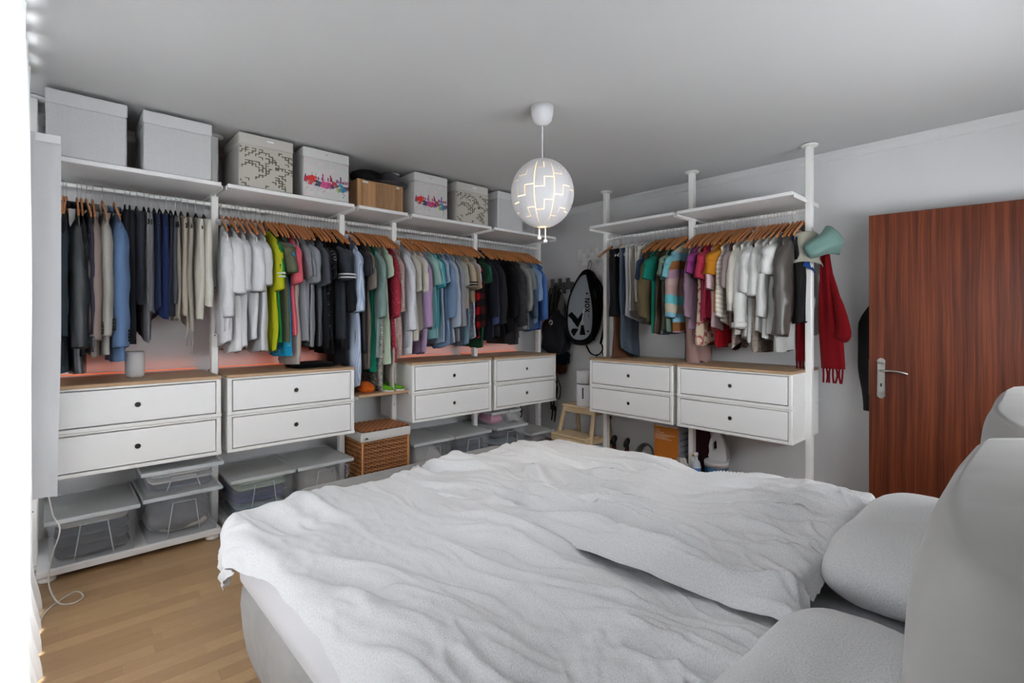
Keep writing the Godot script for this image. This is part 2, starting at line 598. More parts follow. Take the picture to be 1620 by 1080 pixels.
# ---------------------------------------------------------------- boxes
func skyline_tex() -> ImageTexture:
	var s := 256
	var im := Image.create(s, s, false, Image.FORMAT_RGB8)
	var r := RandomNumberGenerator.new()
	r.seed = 4
	im.fill(Color(0.80, 0.79, 0.785))
	for i in 60:
		var c := Color(0.80, 0.79, 0.785).lerp([Color(0.6, 0.85, 0.75), Color(0.9, 0.7, 0.75), Color(0.85, 0.85, 0.85)][i % 3], 0.25)
		blot(im, Vector2(r.randf() * s, r.randf() * s), r.randf_range(4, 16), c, r)
	# towers along one street line
	for i in 46:
		var x := r.randi_range(0, s - 5)
		var h := int(r.randf_range(8, 26) + (22.0 if i % 9 == 0 else 0.0))
		var c := Color.from_hsv([0.78, 0.9, 0.98, 0.7, 0.02][i % 5], 0.75, [0.45, 0.6, 0.65, 0.35, 0.6][i % 5])
		im.fill_rect(Rect2i(x, 136 - h, r.randi_range(2, 7), h), c)
	var cs := [Color(0.82, 0.13, 0.10), Color(0.75, 0.12, 0.25), Color(0.10, 0.16, 0.32), Color(0.06, 0.30, 0.28), Color(0.85, 0.20, 0.52), Color(0.80, 0.18, 0.40), Color(0.24, 0.10, 0.40), Color(0.72, 0.18, 0.20), Color(0.50, 0.20, 0.30), Color(0.62, 0.75, 0.20), Color(0.10, 0.58, 0.72), Color(0.08, 0.50, 0.62), Color(0.08, 0.12, 0.28)]
	var xs := [40, 12, 78, 92, 125, 142, 158, 165, 182, 196, 218, 228, 248]
	var ys := [135, 140, 150, 160, 150, 158, 160, 135, 150, 176, 160, 166, 150]
	var rs := [26, 14, 17, 12, 24, 16, 12, 15, 12, 12, 22, 14, 14]
	for i in cs.size():
		for q in 14:
			var off: Vector2 = Vector2.from_angle(r.randf() * TAU) * rs[i] * r.randf_range(0.0, 1.0)
			blot(im, Vector2(xs[i], ys[i] + 8) + off, rs[i] * r.randf_range(0.3, 0.62), cs[i].lerp(cs[(i + 1) % cs.size()], r.randf() * 0.25), r)
	for i in 120:
		var c: Color = cs[r.randi() % cs.size()]
		var y := 150 + absf(r.randfn(0, 34))
		if y < s - 3:
			blot(im, Vector2(r.randf() * s, y), r.randf_range(0.8, 3.2), c, r)
	for i in 26:
		var x := r.randi_range(2, s - 3)
		im.fill_rect(Rect2i(x, 150, 1, r.randi_range(10, 50)), cs[r.randi() % cs.size()].lerp(Color(0.8, 0.8, 0.8), 0.35))
	return ImageTexture.create_from_image(im)

func blot(im: Image, c: Vector2, rad: float, col: Color, r: RandomNumberGenerator):
	var ph := r.randf() * 6.0
	for y in range(int(c.y - rad * 1.4), int(c.y + rad * 1.4) + 1):
		for x in range(int(c.x - rad * 1.4), int(c.x + rad * 1.4) + 1):
			if x < 0 or y < 0 or x >= im.get_width() or y >= im.get_height():
				continue
			var d := Vector2(x, y) - c
			var a := d.angle()
			var lim := rad * (1.0 + 0.13 * sin(a * 7 + ph) + 0.1 * sin(a * 4 + ph * 2))
			if d.length() < lim:
				im.set_pixel(x, y, col.lerp(col.lightened(0.25), r.randf() * 0.5))

func maze_tex() -> ImageTexture:
	var s := 256
	var im := Image.create(s, s, false, Image.FORMAT_RGB8)
	im.fill(Color(0.72, 0.70, 0.665))
	var r := RandomNumberGenerator.new()
	r.seed = 13
	var dark := Color(0.36, 0.34, 0.27)
	for k in 46:
		var x := (k * 5 % 16) * 16 + 8
		var y := r.randi_range(0, 14) * 16 + 12
		var sx := 1 if (x < 128) else -1
		if r.randf() < 0.5:
			sx = -sx
		for i in r.randi_range(1, 3):
			var w := 7 if r.randf() < 0.6 else 5
			im.fill_rect(Rect2i(min(x, x + sx * 16), y, 18, w), dark)
			x += sx * 16
			im.fill_rect(Rect2i(x, y, w, 18), dark)
			y += 16
	im.fill_rect(Rect2i(168, 108, 20, 20), dark)
	im.fill_rect(Rect2i(164, 70, 12, 13), dark)
	return ImageTexture.create_from_image(im)

func front_panel(w: float, y0: float, y1: float, z: float) -> ArrayMesh:
	# thin printed panel with its own 0..1 texture coordinates on the front, wrapping a shallow rim
	var st := st_new()
	st.set_smooth_group(-1)
	var q := [Vector3(-w / 2, y1, z), Vector3(w / 2, y1, z), Vector3(w / 2, y0, z), Vector3(-w / 2, y0, z)]
	var uv := [Vector2(0, 0), Vector2(1, 0), Vector2(1, 1), Vector2(0, 1)]
	for i in [0, 1, 2, 0, 2, 3]:
		st.set_uv(uv[i])
		st.add_vertex(q[i])
	var b := Vector3(0, 0, -0.002)
	for i in 4:
		var j := (i + 1) % 4
		for p in [[q[i], uv[i]], [q[i] + b, uv[i]], [q[j] + b, uv[j]], [q[i], uv[i]], [q[j] + b, uv[j]], [q[j], uv[j]]]:
			st.set_uv(p[1])
			st.add_vertex(p[0])
	return done(st)

func bin_box(xa: float, xb: float, kind: String, label: String):
	var w := xb - xa
	var y := 2.116
	var o = thing("storage_box", label, "storage box", Vector3((xa + xb) / 2, y, -3.368), 0.0, "storage boxes along the top shelf")
	var h := 0.332
	var d := 0.37
	var col := {"plain": Color(0.80, 0.80, 0.805), "maze": Color(0.73, 0.715, 0.69), "skyline": Color(0.83, 0.825, 0.82)}
	var m := mat("box board " + kind, col[kind], 0.75, {"albedo_texture": cloth_tex, "uv1_triplanar": true, "uv1_scale": Vector3(5, 5, 5)})
	var st := st_new()
	# soft-sided shell: slightly bowed front
	var lid_h := 0.07
	add_box(st, Vector3(0, (h - lid_h) / 2 + 0.001, -d / 2), Vector3(w - 0.006, h - lid_h, d - 0.004), 0.006)
	part("body", done(st), m, o)
	var lm := mat("box lid " + kind, col[kind].lightened(0.12), 0.75)
	part("lid", box(Vector3(0, h - lid_h / 2, -d / 2), Vector3(w, lid_h, d), 0.006), lm, o)
	if kind == "skyline":
		part("printed_front", front_panel(w - 0.012, 0.006, h - lid_h - 0.002, 0.0012), mat("skyline print", Color.WHITE, 0.7, {"albedo_texture": skyline_tex()}), o)
		part("clasp", lathe([[0, 0], [0.006, 0.0], [0.006, 0.003], [0, 0.004]], 10), mat("grey clasp", Color(0.6, 0.6, 0.62), 0.5), o, Vector3(0, h - 0.03, 0.0))
	if kind == "maze":
		part("cut_out_front", front_panel(w - 0.012, 0.006, h - lid_h - 0.004, 0.0012), mat("maze felt", Color.WHITE, 0.85, {"albedo_texture": maze_tex()}), o)
		part("name_tag", box(Vector3(0.02, h - 0.028, 0.001), Vector3(0.04, 0.009, 0.002), 0.0005), mat("white tag", Color(0.95, 0.95, 0.95), 0.5), o)

func tub(xa: float, xb: float, y0: float, h: float, zf: float, depth: float, label: String, contents: Array, handle := true):
	# clear lidded plastic tub, front at z = -zf
	var w := xb - xa
	var o = thing("storage_tub", label, "storage tub", Vector3((xa + xb) / 2, y0, -zf), 0.0, "clear plastic lidded tubs")
	var clear := mat("frosted clear plastic", Color(0.84, 0.87, 0.90, 0.17), 0.3, {"transparency": BaseMaterial3D.TRANSPARENCY_ALPHA})
	var rim := mat("frosted plastic rim", Color(0.86, 0.88, 0.89, 0.55), 0.35, {"transparency": BaseMaterial3D.TRANSPARENCY_ALPHA})
	var lidm := mat("frosted plastic lid", Color(0.92, 0.93, 0.93, 0.46), 0.3, {"transparency": BaseMaterial3D.TRANSPARENCY_ALPHA})
	# tapered wall, rounded corners
	var P := PackedVector3Array()
	var rows := [[0.0, 0.86, 0.86], [0.004, 0.885, 0.90], [h * 0.5, 0.915, 0.93], [h - 0.025, 0.945, 0.955]]
	var cols := 36
	for r in rows:
		for v in round_rect(w / 2 * r[1], depth / 2 * r[2], 0.03, 8):
			P.append(Vector3(v.x, r[0], -depth / 2 + v.y))
	part("tub_wall", grid(P, rows.size(), cols, true, PackedVector2Array(), false), clear, o)
	part("tub_base", box(Vector3(0, 0.003, -depth / 2), Vector3(w * 0.86, 0.004, depth * 0.86), 0.001), clear, o)
	var st := st_new()
	add_box(st, Vector3(0, h - 0.011, -depth / 2), Vector3(w - 0.006, 0.006, depth - 0.006), 0.002)
	part("lid", done(st), lidm, o)
	st = st_new()
	for s in [-1, 1]:
		add_box(st, Vector3(s * (w / 2 - 0.004), h - 0.012, -depth / 2), Vector3(0.008, 0.022, depth), 0.003)
		add_box(st, Vector3(0, h - 0.012, -depth / 2 + s * (depth / 2 - 0.004)), Vector3(w, 0.022, 0.008), 0.003)
	part("lid_rim", done(st), rim, o)
	if handle:
		st = st_new()
		var zt := -depth / 2 + depth / 2 * 0.955 + 0.004
		var zb := -depth / 2 + depth / 2 * 0.91 + 0.004
		var hx := w * 0.14
		add_tube(st, [Vector3(-hx * 1.45, 0.02, zb), Vector3(-hx, h - 0.05, zt), Vector3(hx, h - 0.05, zt), Vector3(hx * 1.45, 0.02, zb)], 0.003, 6)
		part("grip_outline", done(st), rim, o)
	for c in contents:
		heap(o.position + Vector3(0, 0.008, -depth / 2), w * 0.418, depth * 0.432, c)

func heap(at: Vector3, hw: float, hd: float, c: Array):
	# c: [label, colour, bottom, top, lumpiness, name]
	var o = thing(c[5], c[0], "clothes", at)
	var layers: int = c[6] if c.size() > 6 else 1
	for L in layers:
		var ya: float = lerp(c[2], c[3], float(L) / layers)
		var yb: float = lerp(c[2], c[3], float(L + 1) / layers)
		var P := PackedVector3Array()
		var rows := 7
		var cols := 36
		var sd := rng.randf() * 50
		for r in rows:
			var t := float(r) / (rows - 1)
			var k := pow(sin(clampf(t, 0.02, 0.98) * PI), 0.28)
			for q in cols:
				var a := TAU * q / cols
				var e := 0.26 if layers > 1 else 0.4
				var n := noise.get_noise_3d(cos(a) * 40 + sd, t * 18 + sd, sin(a) * 40)
				var k2: float = k * (0.93 + c[4] * 0.35 * n)
				P.append(Vector3(sign(cos(a)) * pow(absf(cos(a)), e) * hw * k2, lerp(ya, yb, t) + c[4] * 0.05 * n * t, sign(sin(a)) * pow(absf(sin(a)), e) * hd * k2))
		part("folded_layer" if layers > 1 else "cloth_heap", grid(P, rows, cols, true, PackedVector2Array(), true), cloth(Color(c[1][L % c[1].size()])), o)

# ---------------------------------------------------------------- bed
const BX0 := 0.477
const BX1 := 2.28
const BZF := -2.10     # foot end
const BTOP := 0.555
const BZH := -0.125    # head end

func round_rect(hx: float, hz: float, r: float, n := 8) -> Array:
	var out := []
	for q in 4:
		var c := Vector2([hx - r, -hx + r, -hx + r, hx - r][q], [hz - r, hz - r, -hz + r, -hz + r][q])
		for k in n + 1:
			var a := PI / 2 * (q + float(k) / n)
			out.append(c + Vector2(cos(a), sin(a)) * r)
	return out

func slab(cx: float, cz: float, hx: float, hz: float, r: float, prof: Array) -> ArrayMesh:
	# stacked rounded rectangles: prof of (inset, height)
	var P := PackedVector3Array()
	var cols := 0
	for p in prof:
		var ring := round_rect(hx - p[0], hz - p[0], max(0.005, r - p[0]), 8)
		cols = ring.size()
		for v in ring:
			P.append(Vector3(cx + v.x, p[1], cz + v.y))
	return grid(P, prof.size(), cols, true, PackedVector2Array(), true)

func velvet() -> StandardMaterial3D:
	return mat("grey velvet", Color(0.57, 0.56, 0.55), 0.85, {"rim_enabled": true, "rim": 0.5, "rim_tint": 0.4, "albedo_texture": noise_tex(31, 0.012, 256, [Color(0.9, 0.9, 0.9), Color(1, 1, 1), Color(0.94, 0.94, 0.94)], 4), "uv1_triplanar": true, "uv1_scale": Vector3(1.2, 1.2, 1.2)})

func jersey() -> StandardMaterial3D:
	return mat("heather grey jersey", Color(0.93, 0.93, 0.935), 0.95, {"albedo_texture": noise_tex(8, 0.09, 512, [Color(0.76, 0.76, 0.76), Color(0.90, 0.90, 0.90), Color(0.95, 0.95, 0.95), Color(1, 1, 1)], 4), "uv1_triplanar": true, "uv1_scale": Vector3(4.2, 4.2, 4.2), "metallic_specular": 0.2, "rim_enabled": true, "rim": 0.3, "rim_tint": 0.4, "normal_enabled": true, "normal_texture": weave_nrm, "normal_scale": 0.3})

func drape(e: float, r: float) -> Vector2:
	# (outward, down) after e metres of cloth past an edge of radius r
	if e <= 0.0:
		return Vector2.ZERO
	if e < r * PI / 2:
		return Vector2(r * sin(e / r), r * (1 - cos(e / r)))
	return Vector2(r, r + e - r * PI / 2)

func folds(x: float, d: float, seed_: float) -> float:
	# long soft creases running along the bed, fading in and out, crossed by finer crumples
	var w := noise.get_noise_2d(x * 60 + seed_, d * 55) * 0.11
	var a := x + 0.12 * (d - 1.0) + w
	var k := 0.62 if seed_ < 20.0 else 0.9
	var n1 := noise.get_noise_2d(a * 300 * k + seed_, d * 50 * k + seed_)
	var n2 := noise.get_noise_2d(a * 560 * k + 40 + seed_, d * 110 - seed_)
	var where := 0.25 + 1.15 * clampf(0.45 + 1.5 * noise.get_noise_2d(x * 90 + 7 + seed_, d * 70 + 5), 0.0, 1.0)
	var crease := exp(-pow(n1 * 4.5, 2.0))
	return where * (0.018 * crease + 0.020 * n1 + 0.006 * exp(-pow(n2 * 5.0, 2.0)) + 0.005 * n2) + 0.0016 * noise.get_noise_2d(x * 900, d * 800 + seed_) + 0.014 * noise.get_noise_2d(x * 110 + seed_, d * 90)

func bed():
	var o = thing("bed", "wide upholstered bed frame in grey velvet with rounded corners", "bed")
	var cx := (BX0 + BX1) / 2
	var cz := (BZF + BZH) / 2
	var hx := (BX1 - BX0) / 2
	var hz := (BZH - BZF) / 2
	part("bed_base", slab(cx, cz, hx - 0.006, hz - 0.004, 0.17, [[0.08, 0.03], [0.045, 0.04], [0.02, 0.12], [0.008, 0.20], [0.0, 0.29], [0.004, 0.335], [0.03, 0.351]]), velvet(), o)
	var m = thing("mattress", "white sheeted mattress lying on the grey bed base", "mattress", Vector3(0, 0, 0))
	var sheet := mat("white cotton sheet", Color(0.82, 0.82, 0.835), 0.9, {"normal_enabled": true, "normal_texture": noise_tex(14, 0.015, 256, [], 3, FastNoiseLite.TYPE_SIMPLEX_SMOOTH, true, 3.0), "normal_scale": 0.25, "uv1_triplanar": true, "uv1_scale": Vector3(1.5, 0.6, 1.5)})
	part("fitted_sheet", slab(cx, cz, hx - 0.008, hz - 0.01, 0.13, [[0.03, 0.352], [0.004, 0.37], [0.0, 0.44], [0.0, 0.50], [0.012, 0.537], [0.05, 0.554], [0.3, 0.556]]), sheet, m)
	duvet(0)
	duvet(1)
	pillow("grey pillow half covered by the nearer duvet", Vector3(0.91, 0.557, -0.275), Vector3(0.40, 0.068, 0.15), 3.0)
	pillow("plump pale grey pillow nearer the wooden door", Vector3(1.86, 0.557, -0.285), Vector3(0.40, 0.082, 0.165), 17.0)
	headboard()
	var b = thing("bench", "low grey upholstered bench at the foot of the bed", "bench", Vector3(1.52, 0, -2.36))
	part("seat", slab(0, 0, 0.66, 0.17, 0.06, [[0.03, 0.09], [0.004, 0.10], [0.0, 0.2], [0.0, 0.43], [0.008, 0.462], [0.03, 0.474], [0.1, 0.478]]), velvet(), b)
	for sx in [-1, 1]:
		for sz in [-1, 1]:
			part("leg", lathe([[0.0, 0.0], [0.014, 0.0], [0.02, 0.09], [0.0, 0.092]], 12), dark_metal(), b, Vector3(sx * 0.58, 0, sz * 0.11))

func duvet(which: int):
	var P := PackedVector3Array()
	var rows := 250
	var cols := 150
	var top := BTOP + 0.028
	var r := 0.075
	var xl := BX0 + 0.055
	var xr := BX1 - 0.055
	var foot := -BZF - 0.06
	for i in rows:
		var t := float(i) / (rows - 1)       # 0 head .. 1 foot
		for j in cols:
			var s := float(j) / (cols - 1)
			var a0: float
			var a1: float
			var b0: float
			var b1 := foot + 0.2
			if which == 0:
				b0 = 0.35 + 0.03 * sin(s * 4.0 + 0.5) + 0.012 * noise.get_noise_1d(s * 400)
				var b := lerpf(b0, b1, t)
				var el := 0.085 + 0.05 * sstep(1.2, 0.95, b) + 0.045 * sstep(1.45, 1.75, b) + 0.17 * sstep(1.75, 2.1, b) + 0.008 * noise.get_noise_1d(b * 200)
				a0 = xl - el
				a1 = 1.30
			else:
				b0 = 0.40 + 0.05 * s - 0.05 * sstep(0.12, 0.0, s) + 0.012 * noise.get_noise_1d(s * 300 + 90)
				var b := lerpf(b0, b1, t)
				a0 = 1.195 - 0.06 * sstep(1.2, 2.1, b) + 0.02 * noise.get_noise_1d(b * 130 + 7)
				a1 = xr + 0.26
				b1 += 0.03
			var a := lerpf(a0, a1, s)
			var b := lerpf(b0, b1, t)
			if which == 0:
				b1 = foot + 0.17 + 0.06 * sstep(1.1, 0.5, a)
				b = lerpf(b0, b1, t)
			var ex := 0.0
			var sx := -1.0
			if a < xl:
				ex = xl - a
			elif a > xr:
				ex = a - xr
				sx = 1.0
			var ez := maxf(0.0, b - foot)
			var e := pow(ex * ex * ex + ez * ez * ez, 1.0 / 3.0)
			var dr := drape(e, r)
			var dir := Vector2(sx * ex, ez).normalized() if e > 1e-5 else Vector2.ZERO
			var x: float = clampf(a, xl, xr) + dir.x * dr.x
			var d: float = minf(b, foot) + dir.y * dr.x
			var y := top - dr.y
			var f := folds(a, b, 10.0 if which == 0 else 71.0)
			# bunching near the head end
			var hb := sstep(0.55, 0.0, b - b0)
			f *= 1.2 + 0.3 * which
			f += hb * 0.018 * noise.get_noise_2d(a * 330 + b * 160, b * 150 + which * 50) + hb * 0.008 * exp(-pow(noise.get_noise_2d(a * 420 - b * 200, b * 170 + 9) * 5.0, 2.0)) + hb * 0.012 * sstep(0.0, 0.06, b - b0)
			var edge := 1.0
			if which == 1:
				# the second duvet lies over the first and ends in a rolled edge
				var q := (a - a0)
				var roll := 0.016 + 0.016 * sstep(1.35, 0.6, b)
				edge = sqrt(clampf(q / 0.035, 0.0, 1.0))
				y += (roll * edge - 0.008) * sstep(xr + 0.1, xr - 0.3, a) + 0.014 * sstep(0.11, 0.05, q) * sstep(0.0, 0.03, q) * sstep(1.4, 0.7, b)
				f *= 0.35 + 0.65 * edge
			else:
				y -= 0.02 * sstep(1.16, 1.28, a)
			# the head end lies over the pillow and turns down at its hem
			var ph := b - b0
			y += 0.035 * sstep(0.9, 0.1, ph) * (1.0 if which == 1 else 0.6) - 0.035 * sstep(0.03, 0.0, ph)
			# billow and slump
			y += 0.012 * noise.get_noise_2d(a * 55 + which * 30, b * 40)
			var n := Vector3(dir.x * clampf(dr.y / r, 0, 1), 1.0 - clampf(dr.y / r, 0, 0.95), -dir.y * clampf(dr.y / r, 0, 1))
			if e > r:
				f += 0.018 * noise.get_noise_1d((a - b) * 320 + which * 20) * clampf((e - r) / 0.15, 0, 1)
				f = maxf(f, -0.012)
			P.append(Vector3(x, y, -d) + n * f)
	var m := grid(P, rows, cols, false)
	if which == 0:
		var o = part("duvet", m, jersey(), self)
		tag(o, "rumpled heather grey duvet on the window side, hanging over the bed corner", "duvet")
	else:
		var o = part("duvet", m, jersey(), self)
		tag(o, "rumpled heather grey duvet on the door side, overlapping the other duvet", "duvet")

func pillow(label: String, at: Vector3, h: Vector3, sd: float):
	var P := PackedVector3Array()
	var rows := 36
	var cols := 72
	for i in rows:
		var v := -PI / 2 + PI * i / (rows - 1)
		for j in cols:
			var u := TAU * j / cols
			var e := 0.5
			var cu := cos(u)
			var su := sin(u)
			var k := pow(maxf(cos(v), 0.0), 0.45)
			var p := Vector3(sign(cu) * pow(absf(cu), e) * h.x * k, sin(v) * h.y, sign(su) * pow(absf(su), e) * h.z * k)
			# corners pinch to points
			var cn := absf(p.x / h.x) * absf(p.z / h.z)
			p.y *= 1.0 - 0.55 * pow(cn, 3.0)
			p *= 1.0 + 0.05 * pow(cn, 4.0)
			var f := noise.get_noise_3d(p.x * 90 + sd, p.y * 120, p.z * 200 + sd) * 0.014 + (1 - 2.5 * absf(noise.get_noise_3d(p.x * 170 + sd, p.y * 200, p.z * 260))) * 0.0075
			P.append(p + p.normalized() * f + Vector3(0, h.y - 0.006, 0))
	var o = part("pillow", grid(P, rows, cols, true), jersey(), self, at)
	tag(o, label, "pillow")

func headboard():
	var o = thing("headboard", "tall padded grey velvet headboard with puffy cushions beside the pillows", "headboard")
	for k in 2:
		var x0: float = [0.58, 1.37][k]
		var x1: float = [1.385, 2.27][k]
		var rows := 60
		var cols := 60
		var P := PackedVector3Array()
		for i in rows:
			var v := -1.0 + 2.0 * i / (rows - 1)
			for j in cols:
				var u := TAU * j / cols
				# horizontal slices: a rounded bar, wide along x, thick along z, closing at top and bottom
				var kk := pow(maxf(0.0, 1.0 - pow(absf(v), 5.0)), 0.28)
				var cu := cos(u)
				var su := sin(u)
				var zx := 0.145 if k == 0 else 0.15
				var px: float = (x0 + x1) / 2 + sign(cu) * pow(absf(cu), 0.42) * (x1 - x0) / 2 * (0.72 + 0.28 * kk)
				var arch: float = 0.05 * (1.0 - pow((px - (x0 + x1) / 2) / ((x1 - x0) / 2), 2.0))
				var y0 := 0.45
				var y1: float = 1.07 + arch + (0.0 if k == 0 else 0.01)
				var yy: float = lerp(y0, y1, (v + 1) / 2)
				var lean: float = 0.05 * sstep(0.9, 0.5, yy)
				var zz: float = 0.028 - lean - sign(su) * -1.0 * pow(absf(su), 0.55) * zx * (0.35 + 0.65 * kk)
				var f := noise.get_noise_3d(px * 70 + k * 30, yy * 80, su * 20) * 0.02 + (1.0 - 2.0 * absf(noise.get_noise_3d(px * 90, yy * 130 + k * 9, 3.0))) * 0.006
				P.append(Vector3(px, yy, zz + sign(su) * f))
		part("cushion", grid(P, rows, cols, true, PackedVector2Array(), true), velvet(), o)
	part("backing_panel", box(Vector3(1.42, 0.55, 0.30), Vector3(1.72, 1.06, 0.06), 0.02), velvet(), o)

# ---------------------------------------------------------------- curtains
func curtains():
	var m := mat("sheer white curtain", Color(0.93, 0.93, 0.93), 0.9, {"backlight_enabled": true, "backlight": Color(0.56, 0.56, 0.56)})
	var P := PackedVector3Array()
	var rows := 70
	var cols := 240
	for i in rows:
		var t := float(i) / (rows - 1)
		for j in cols:
			var s := float(j) / (cols - 1)
			var d := lerpf(0.80, 3.24, s)
			var amp := 0.016 + 0.012 * t
			var ph := s * 74.0 + 1.6 * sin(s * 9.0)
			var x := -0.095 + amp * sin(ph) + 0.012 * noise.get_noise_2d(s * 500, t * 60) * (0.4 + t)
			# gathered heading
			x += 0.006 * sin(ph * 3.1) * sstep(0.06, 0.0, t)
			var y := lerpf(CEIL - 0.03 - 0.012 * absf(sin(ph * 0.5)), 0.008, t)
			# hem kicks out over the floor
			x += 0.035 * sstep(0.9, 1.0, t) * (0.5 + 0.5 * sin(ph + 0.8))
			P.append(Vector3(x, y, -d - 0.012 * t * sin(ph * 0.7)))
	var o = part("curtain", grid(P, rows, cols, false), m, self)
	tag(o, "long sheer white curtain gathered in folds along the window", "curtain")
	var r = part("curtain_rail", tube([Vector3(-0.10, CEIL - 0.02, -0.6), Vector3(-0.10, CEIL - 0.02, -3.32)], 0.009, 10), metal_white(), self)
	tag(r, "white curtain rail under the ceiling above the window", "curtain rail")
	# flat panel hanging at the wardrobe end
	P = PackedVector3Array()
	var UV := PackedVector2Array()
	rows = 40
	cols = 24
	for i in rows:
		var t := float(i) / (rows - 1)
		for j in cols:
			var s := float(j) / (cols - 1)
			var x := lerpf(-0.13, 0.024 - 0.013 * sstep(0.5, 1.0, t), s)
			var z := -3.2 + 0.012 * sin(s * 5.0 + t * 1.5) + 0.01 * sstep(0.8, 1.0, s)
			P.append(Vector3(x, lerpf(2.168, 0.466, t) - 0.006 * s * (1.0 - t), z))
			UV.append(Vector2(x, lerpf(2.17, 0.466, t)))
	o = part("panel_curtain", grid(P, rows, cols, false, UV), mat("panel curtain cloth", Color(0.80, 0.80, 0.81), 0.85, {"backlight_enabled": true, "backlight": Color(0.5, 0.5, 0.5)}), self)
	tag(o, "narrow flat white panel curtain hanging in front of the wardrobe end", "curtain")
	part("hem_band", box(Vector3(-0.05, 2.148, -3.192), Vector3(0.146, 0.038, 0.004), 0.001), mat("curtain hem", Color(0.88, 0.88, 0.88), 0.85), o)
	var c = thing("power_cord", "thin white power cord trailing on the floor beside the curtain", "cord")
	part("cable", tube(curve([Vector3(-0.02, 0.45, -3.30), Vector3(-0.005, 0.36, -3.27), Vector3(0.02, 0.28, -3.27), Vector3(-0.01, 0.16, -3.26), Vector3(-0.02, 0.06, -3.22), Vector3(0.01, 0.006, -3.10), Vector3(0.06, 0.005, -3.04), Vector3(0.10, 0.005, -3.08), Vector3(0.07, 0.005, -3.16), Vector3(-0.02, 0.005, -3.05), Vector3(-0.05, 0.005, -2.92)], 8), 0.0035, 6), mat("white cable", Color(0.85, 0.84, 0.82), 0.5), c)

# ---------------------------------------------------------------- pendant lamp
func lamp():
	var at := Vector3(1.979, 0, -1.917)
	var cy := 1.30 + 0.692
	var R := 0.173
	var o = thing("pendant_lamp", "round white pendant lamp of stepped panels with glowing seams", "lamp", at)
	var white := mat("white lamp plastic", Color(0.86, 0.86, 0.87), 0.45, {"backlight_enabled": true, "backlight": Color(0.07, 0.07, 0.07)})
	part("ceiling_cup", lathe([[0.004, CEIL - 0.105], [0.03, CEIL - 0.10], [0.05, CEIL - 0.08], [0.06, CEIL - 0.045], [0.064, CEIL - 0.001], [0.0, CEIL - 0.001]], 32), white, o)
	part("cord", tube([Vector3(0, CEIL - 0.1, 0), Vector3(0, cy + 0.16, 0)], 0.0035, 8), white, o)
	var glow := mat("lamp glow", Color(1, 0.93, 0.82), 0.6, {"emission_enabled": true, "emission": Color(1.0, 0.84, 0.62), "emission_energy_multiplier": LAMP_GLOW})
	var prof := []
	for k in 17:
		var a := -PI / 2 + PI * k / 16
		prof.append([maxf(0.0005, cos(a) * 0.1675), cy + sin(a) * 0.183])
	part("bulb_globe", lathe(prof, 32), glow, o)
	var l := SpotLight3D.new()
	l.name = "pendant_light"
	l.light_color = Color(1.0, 0.94, 0.86)
	l.light_energy = LAMP_LIGHT
	l.spot_range = 8.0
	l.spot_attenuation = 2.0
	l.spot_angle = 84.0
	l.spot_angle_attenuation = 0.6
	l.rotation.x = -PI / 2
	l.light_size = 0.05
	l.shadow_enabled = true
	o.add_child(l)
	l.position = Vector3(0, cy - 0.198, 0)
	# gores of panels split by stepped cuts
	var gores := 10
	var off := 132.4 * PI / 180.0 - PI / 10
	for g in gores:
		var l0: float = TAU * g / gores + off
		var dl: float = TAU / gores
		var up := 0.10 if g % 2 == 0 else -0.10
		var cuts := [-1.40, -0.62 + up, 0.02 + up, 0.62 + up, 1.42]
		for k in 4:
			var st := st_new()
			st.set_smooth_group(0)
			for half in 3:
				var sh := 0.14 if half == 0 else -0.14
				var sh0: float = 0.0 if k == 0 else sh
				var sh1: float = 0.0 if k == 3 else sh
				var gap := 0.011
				var la: float = cuts[k] + sh0 + (gap if k > 0 else 0.0)
				var lb: float = cuts[k + 1] + sh1 - (gap if k < 3 else 0.0)
				var u0: float = l0 + dl * (0.5 * half) + 0.013
				var u1: float = l0 + dl * (0.5 * (half + 1)) - 0.013
				if half == 2:
					# bridge over the middle seam where both halves are present
					la = cuts[k] + (0.14 + gap if k > 0 else 0.0)
					lb = cuts[k + 1] - (0.14 + gap if k < 3 else 0.0)
					u0 = l0 + dl * 0.5 - 0.013
					u1 = l0 + dl * 0.5 + 0.013
				for ring in 2:
					var rr := R if ring == 0 else R - 0.003
					var nu := 4
					var nv := 8
					for a in nu:
						for b in nv:
							var q := []
							for c in [[0, 0], [1, 0], [1, 1], [0, 1]]:
								var u: float = lerp(u0, u1, float(a + c[0]) / nu)
								var v: float = lerp(la, lb, float(b + c[1]) / nv)
								q.append(Vector3(cos(u) * cos(v) * rr, cy + sin(v) * rr * 1.09, sin(u) * cos(v) * rr))
							var n: Vector3 = (q[0] + q[2]) * 0.5 - Vector3(0, cy, 0)
							quad(st, q[0], q[1], q[2], q[3], n if ring == 0 else -n)
			part("panel", done(st), white, o)
	for s in [[-0.012, 0.048], [0.012, 0.066]]:
		var st := st_new()
		add_tube(st, [Vector3(s[0], cy - 0.17, s[0]), Vector3(s[0], cy - 0.19 - s[1], s[0])], 0.0012, 6)
		var pc = part("pull_cord", done(st), white, o)
		var bp := []
		for k in 9:
			var a := -PI / 2 + PI * k / 8
			bp.append([maxf(0.0003, cos(a) * 0.010), sin(a) * 0.010])
		part("pull_bead", lathe(bp, 14), white, pc, Vector3(s[0], cy - 0.197 - s[1], s[0]))

# ---------------------------------------------------------------- clothes
# A garment's own axes: x along the rail, z along the shoulders (+z is the room side), y up, origin on the rail.
func place(o, sec: int, p: float, yaw: float):
	if sec < 5:
		o.position = Vector3(p, RAIL_Y, -3.628)
		o.rotation.y = yaw
	else:
		o.position = Vector3(3.722, RAIL_Y, -p)
		o.rotation.y = -PI / 2 + yaw

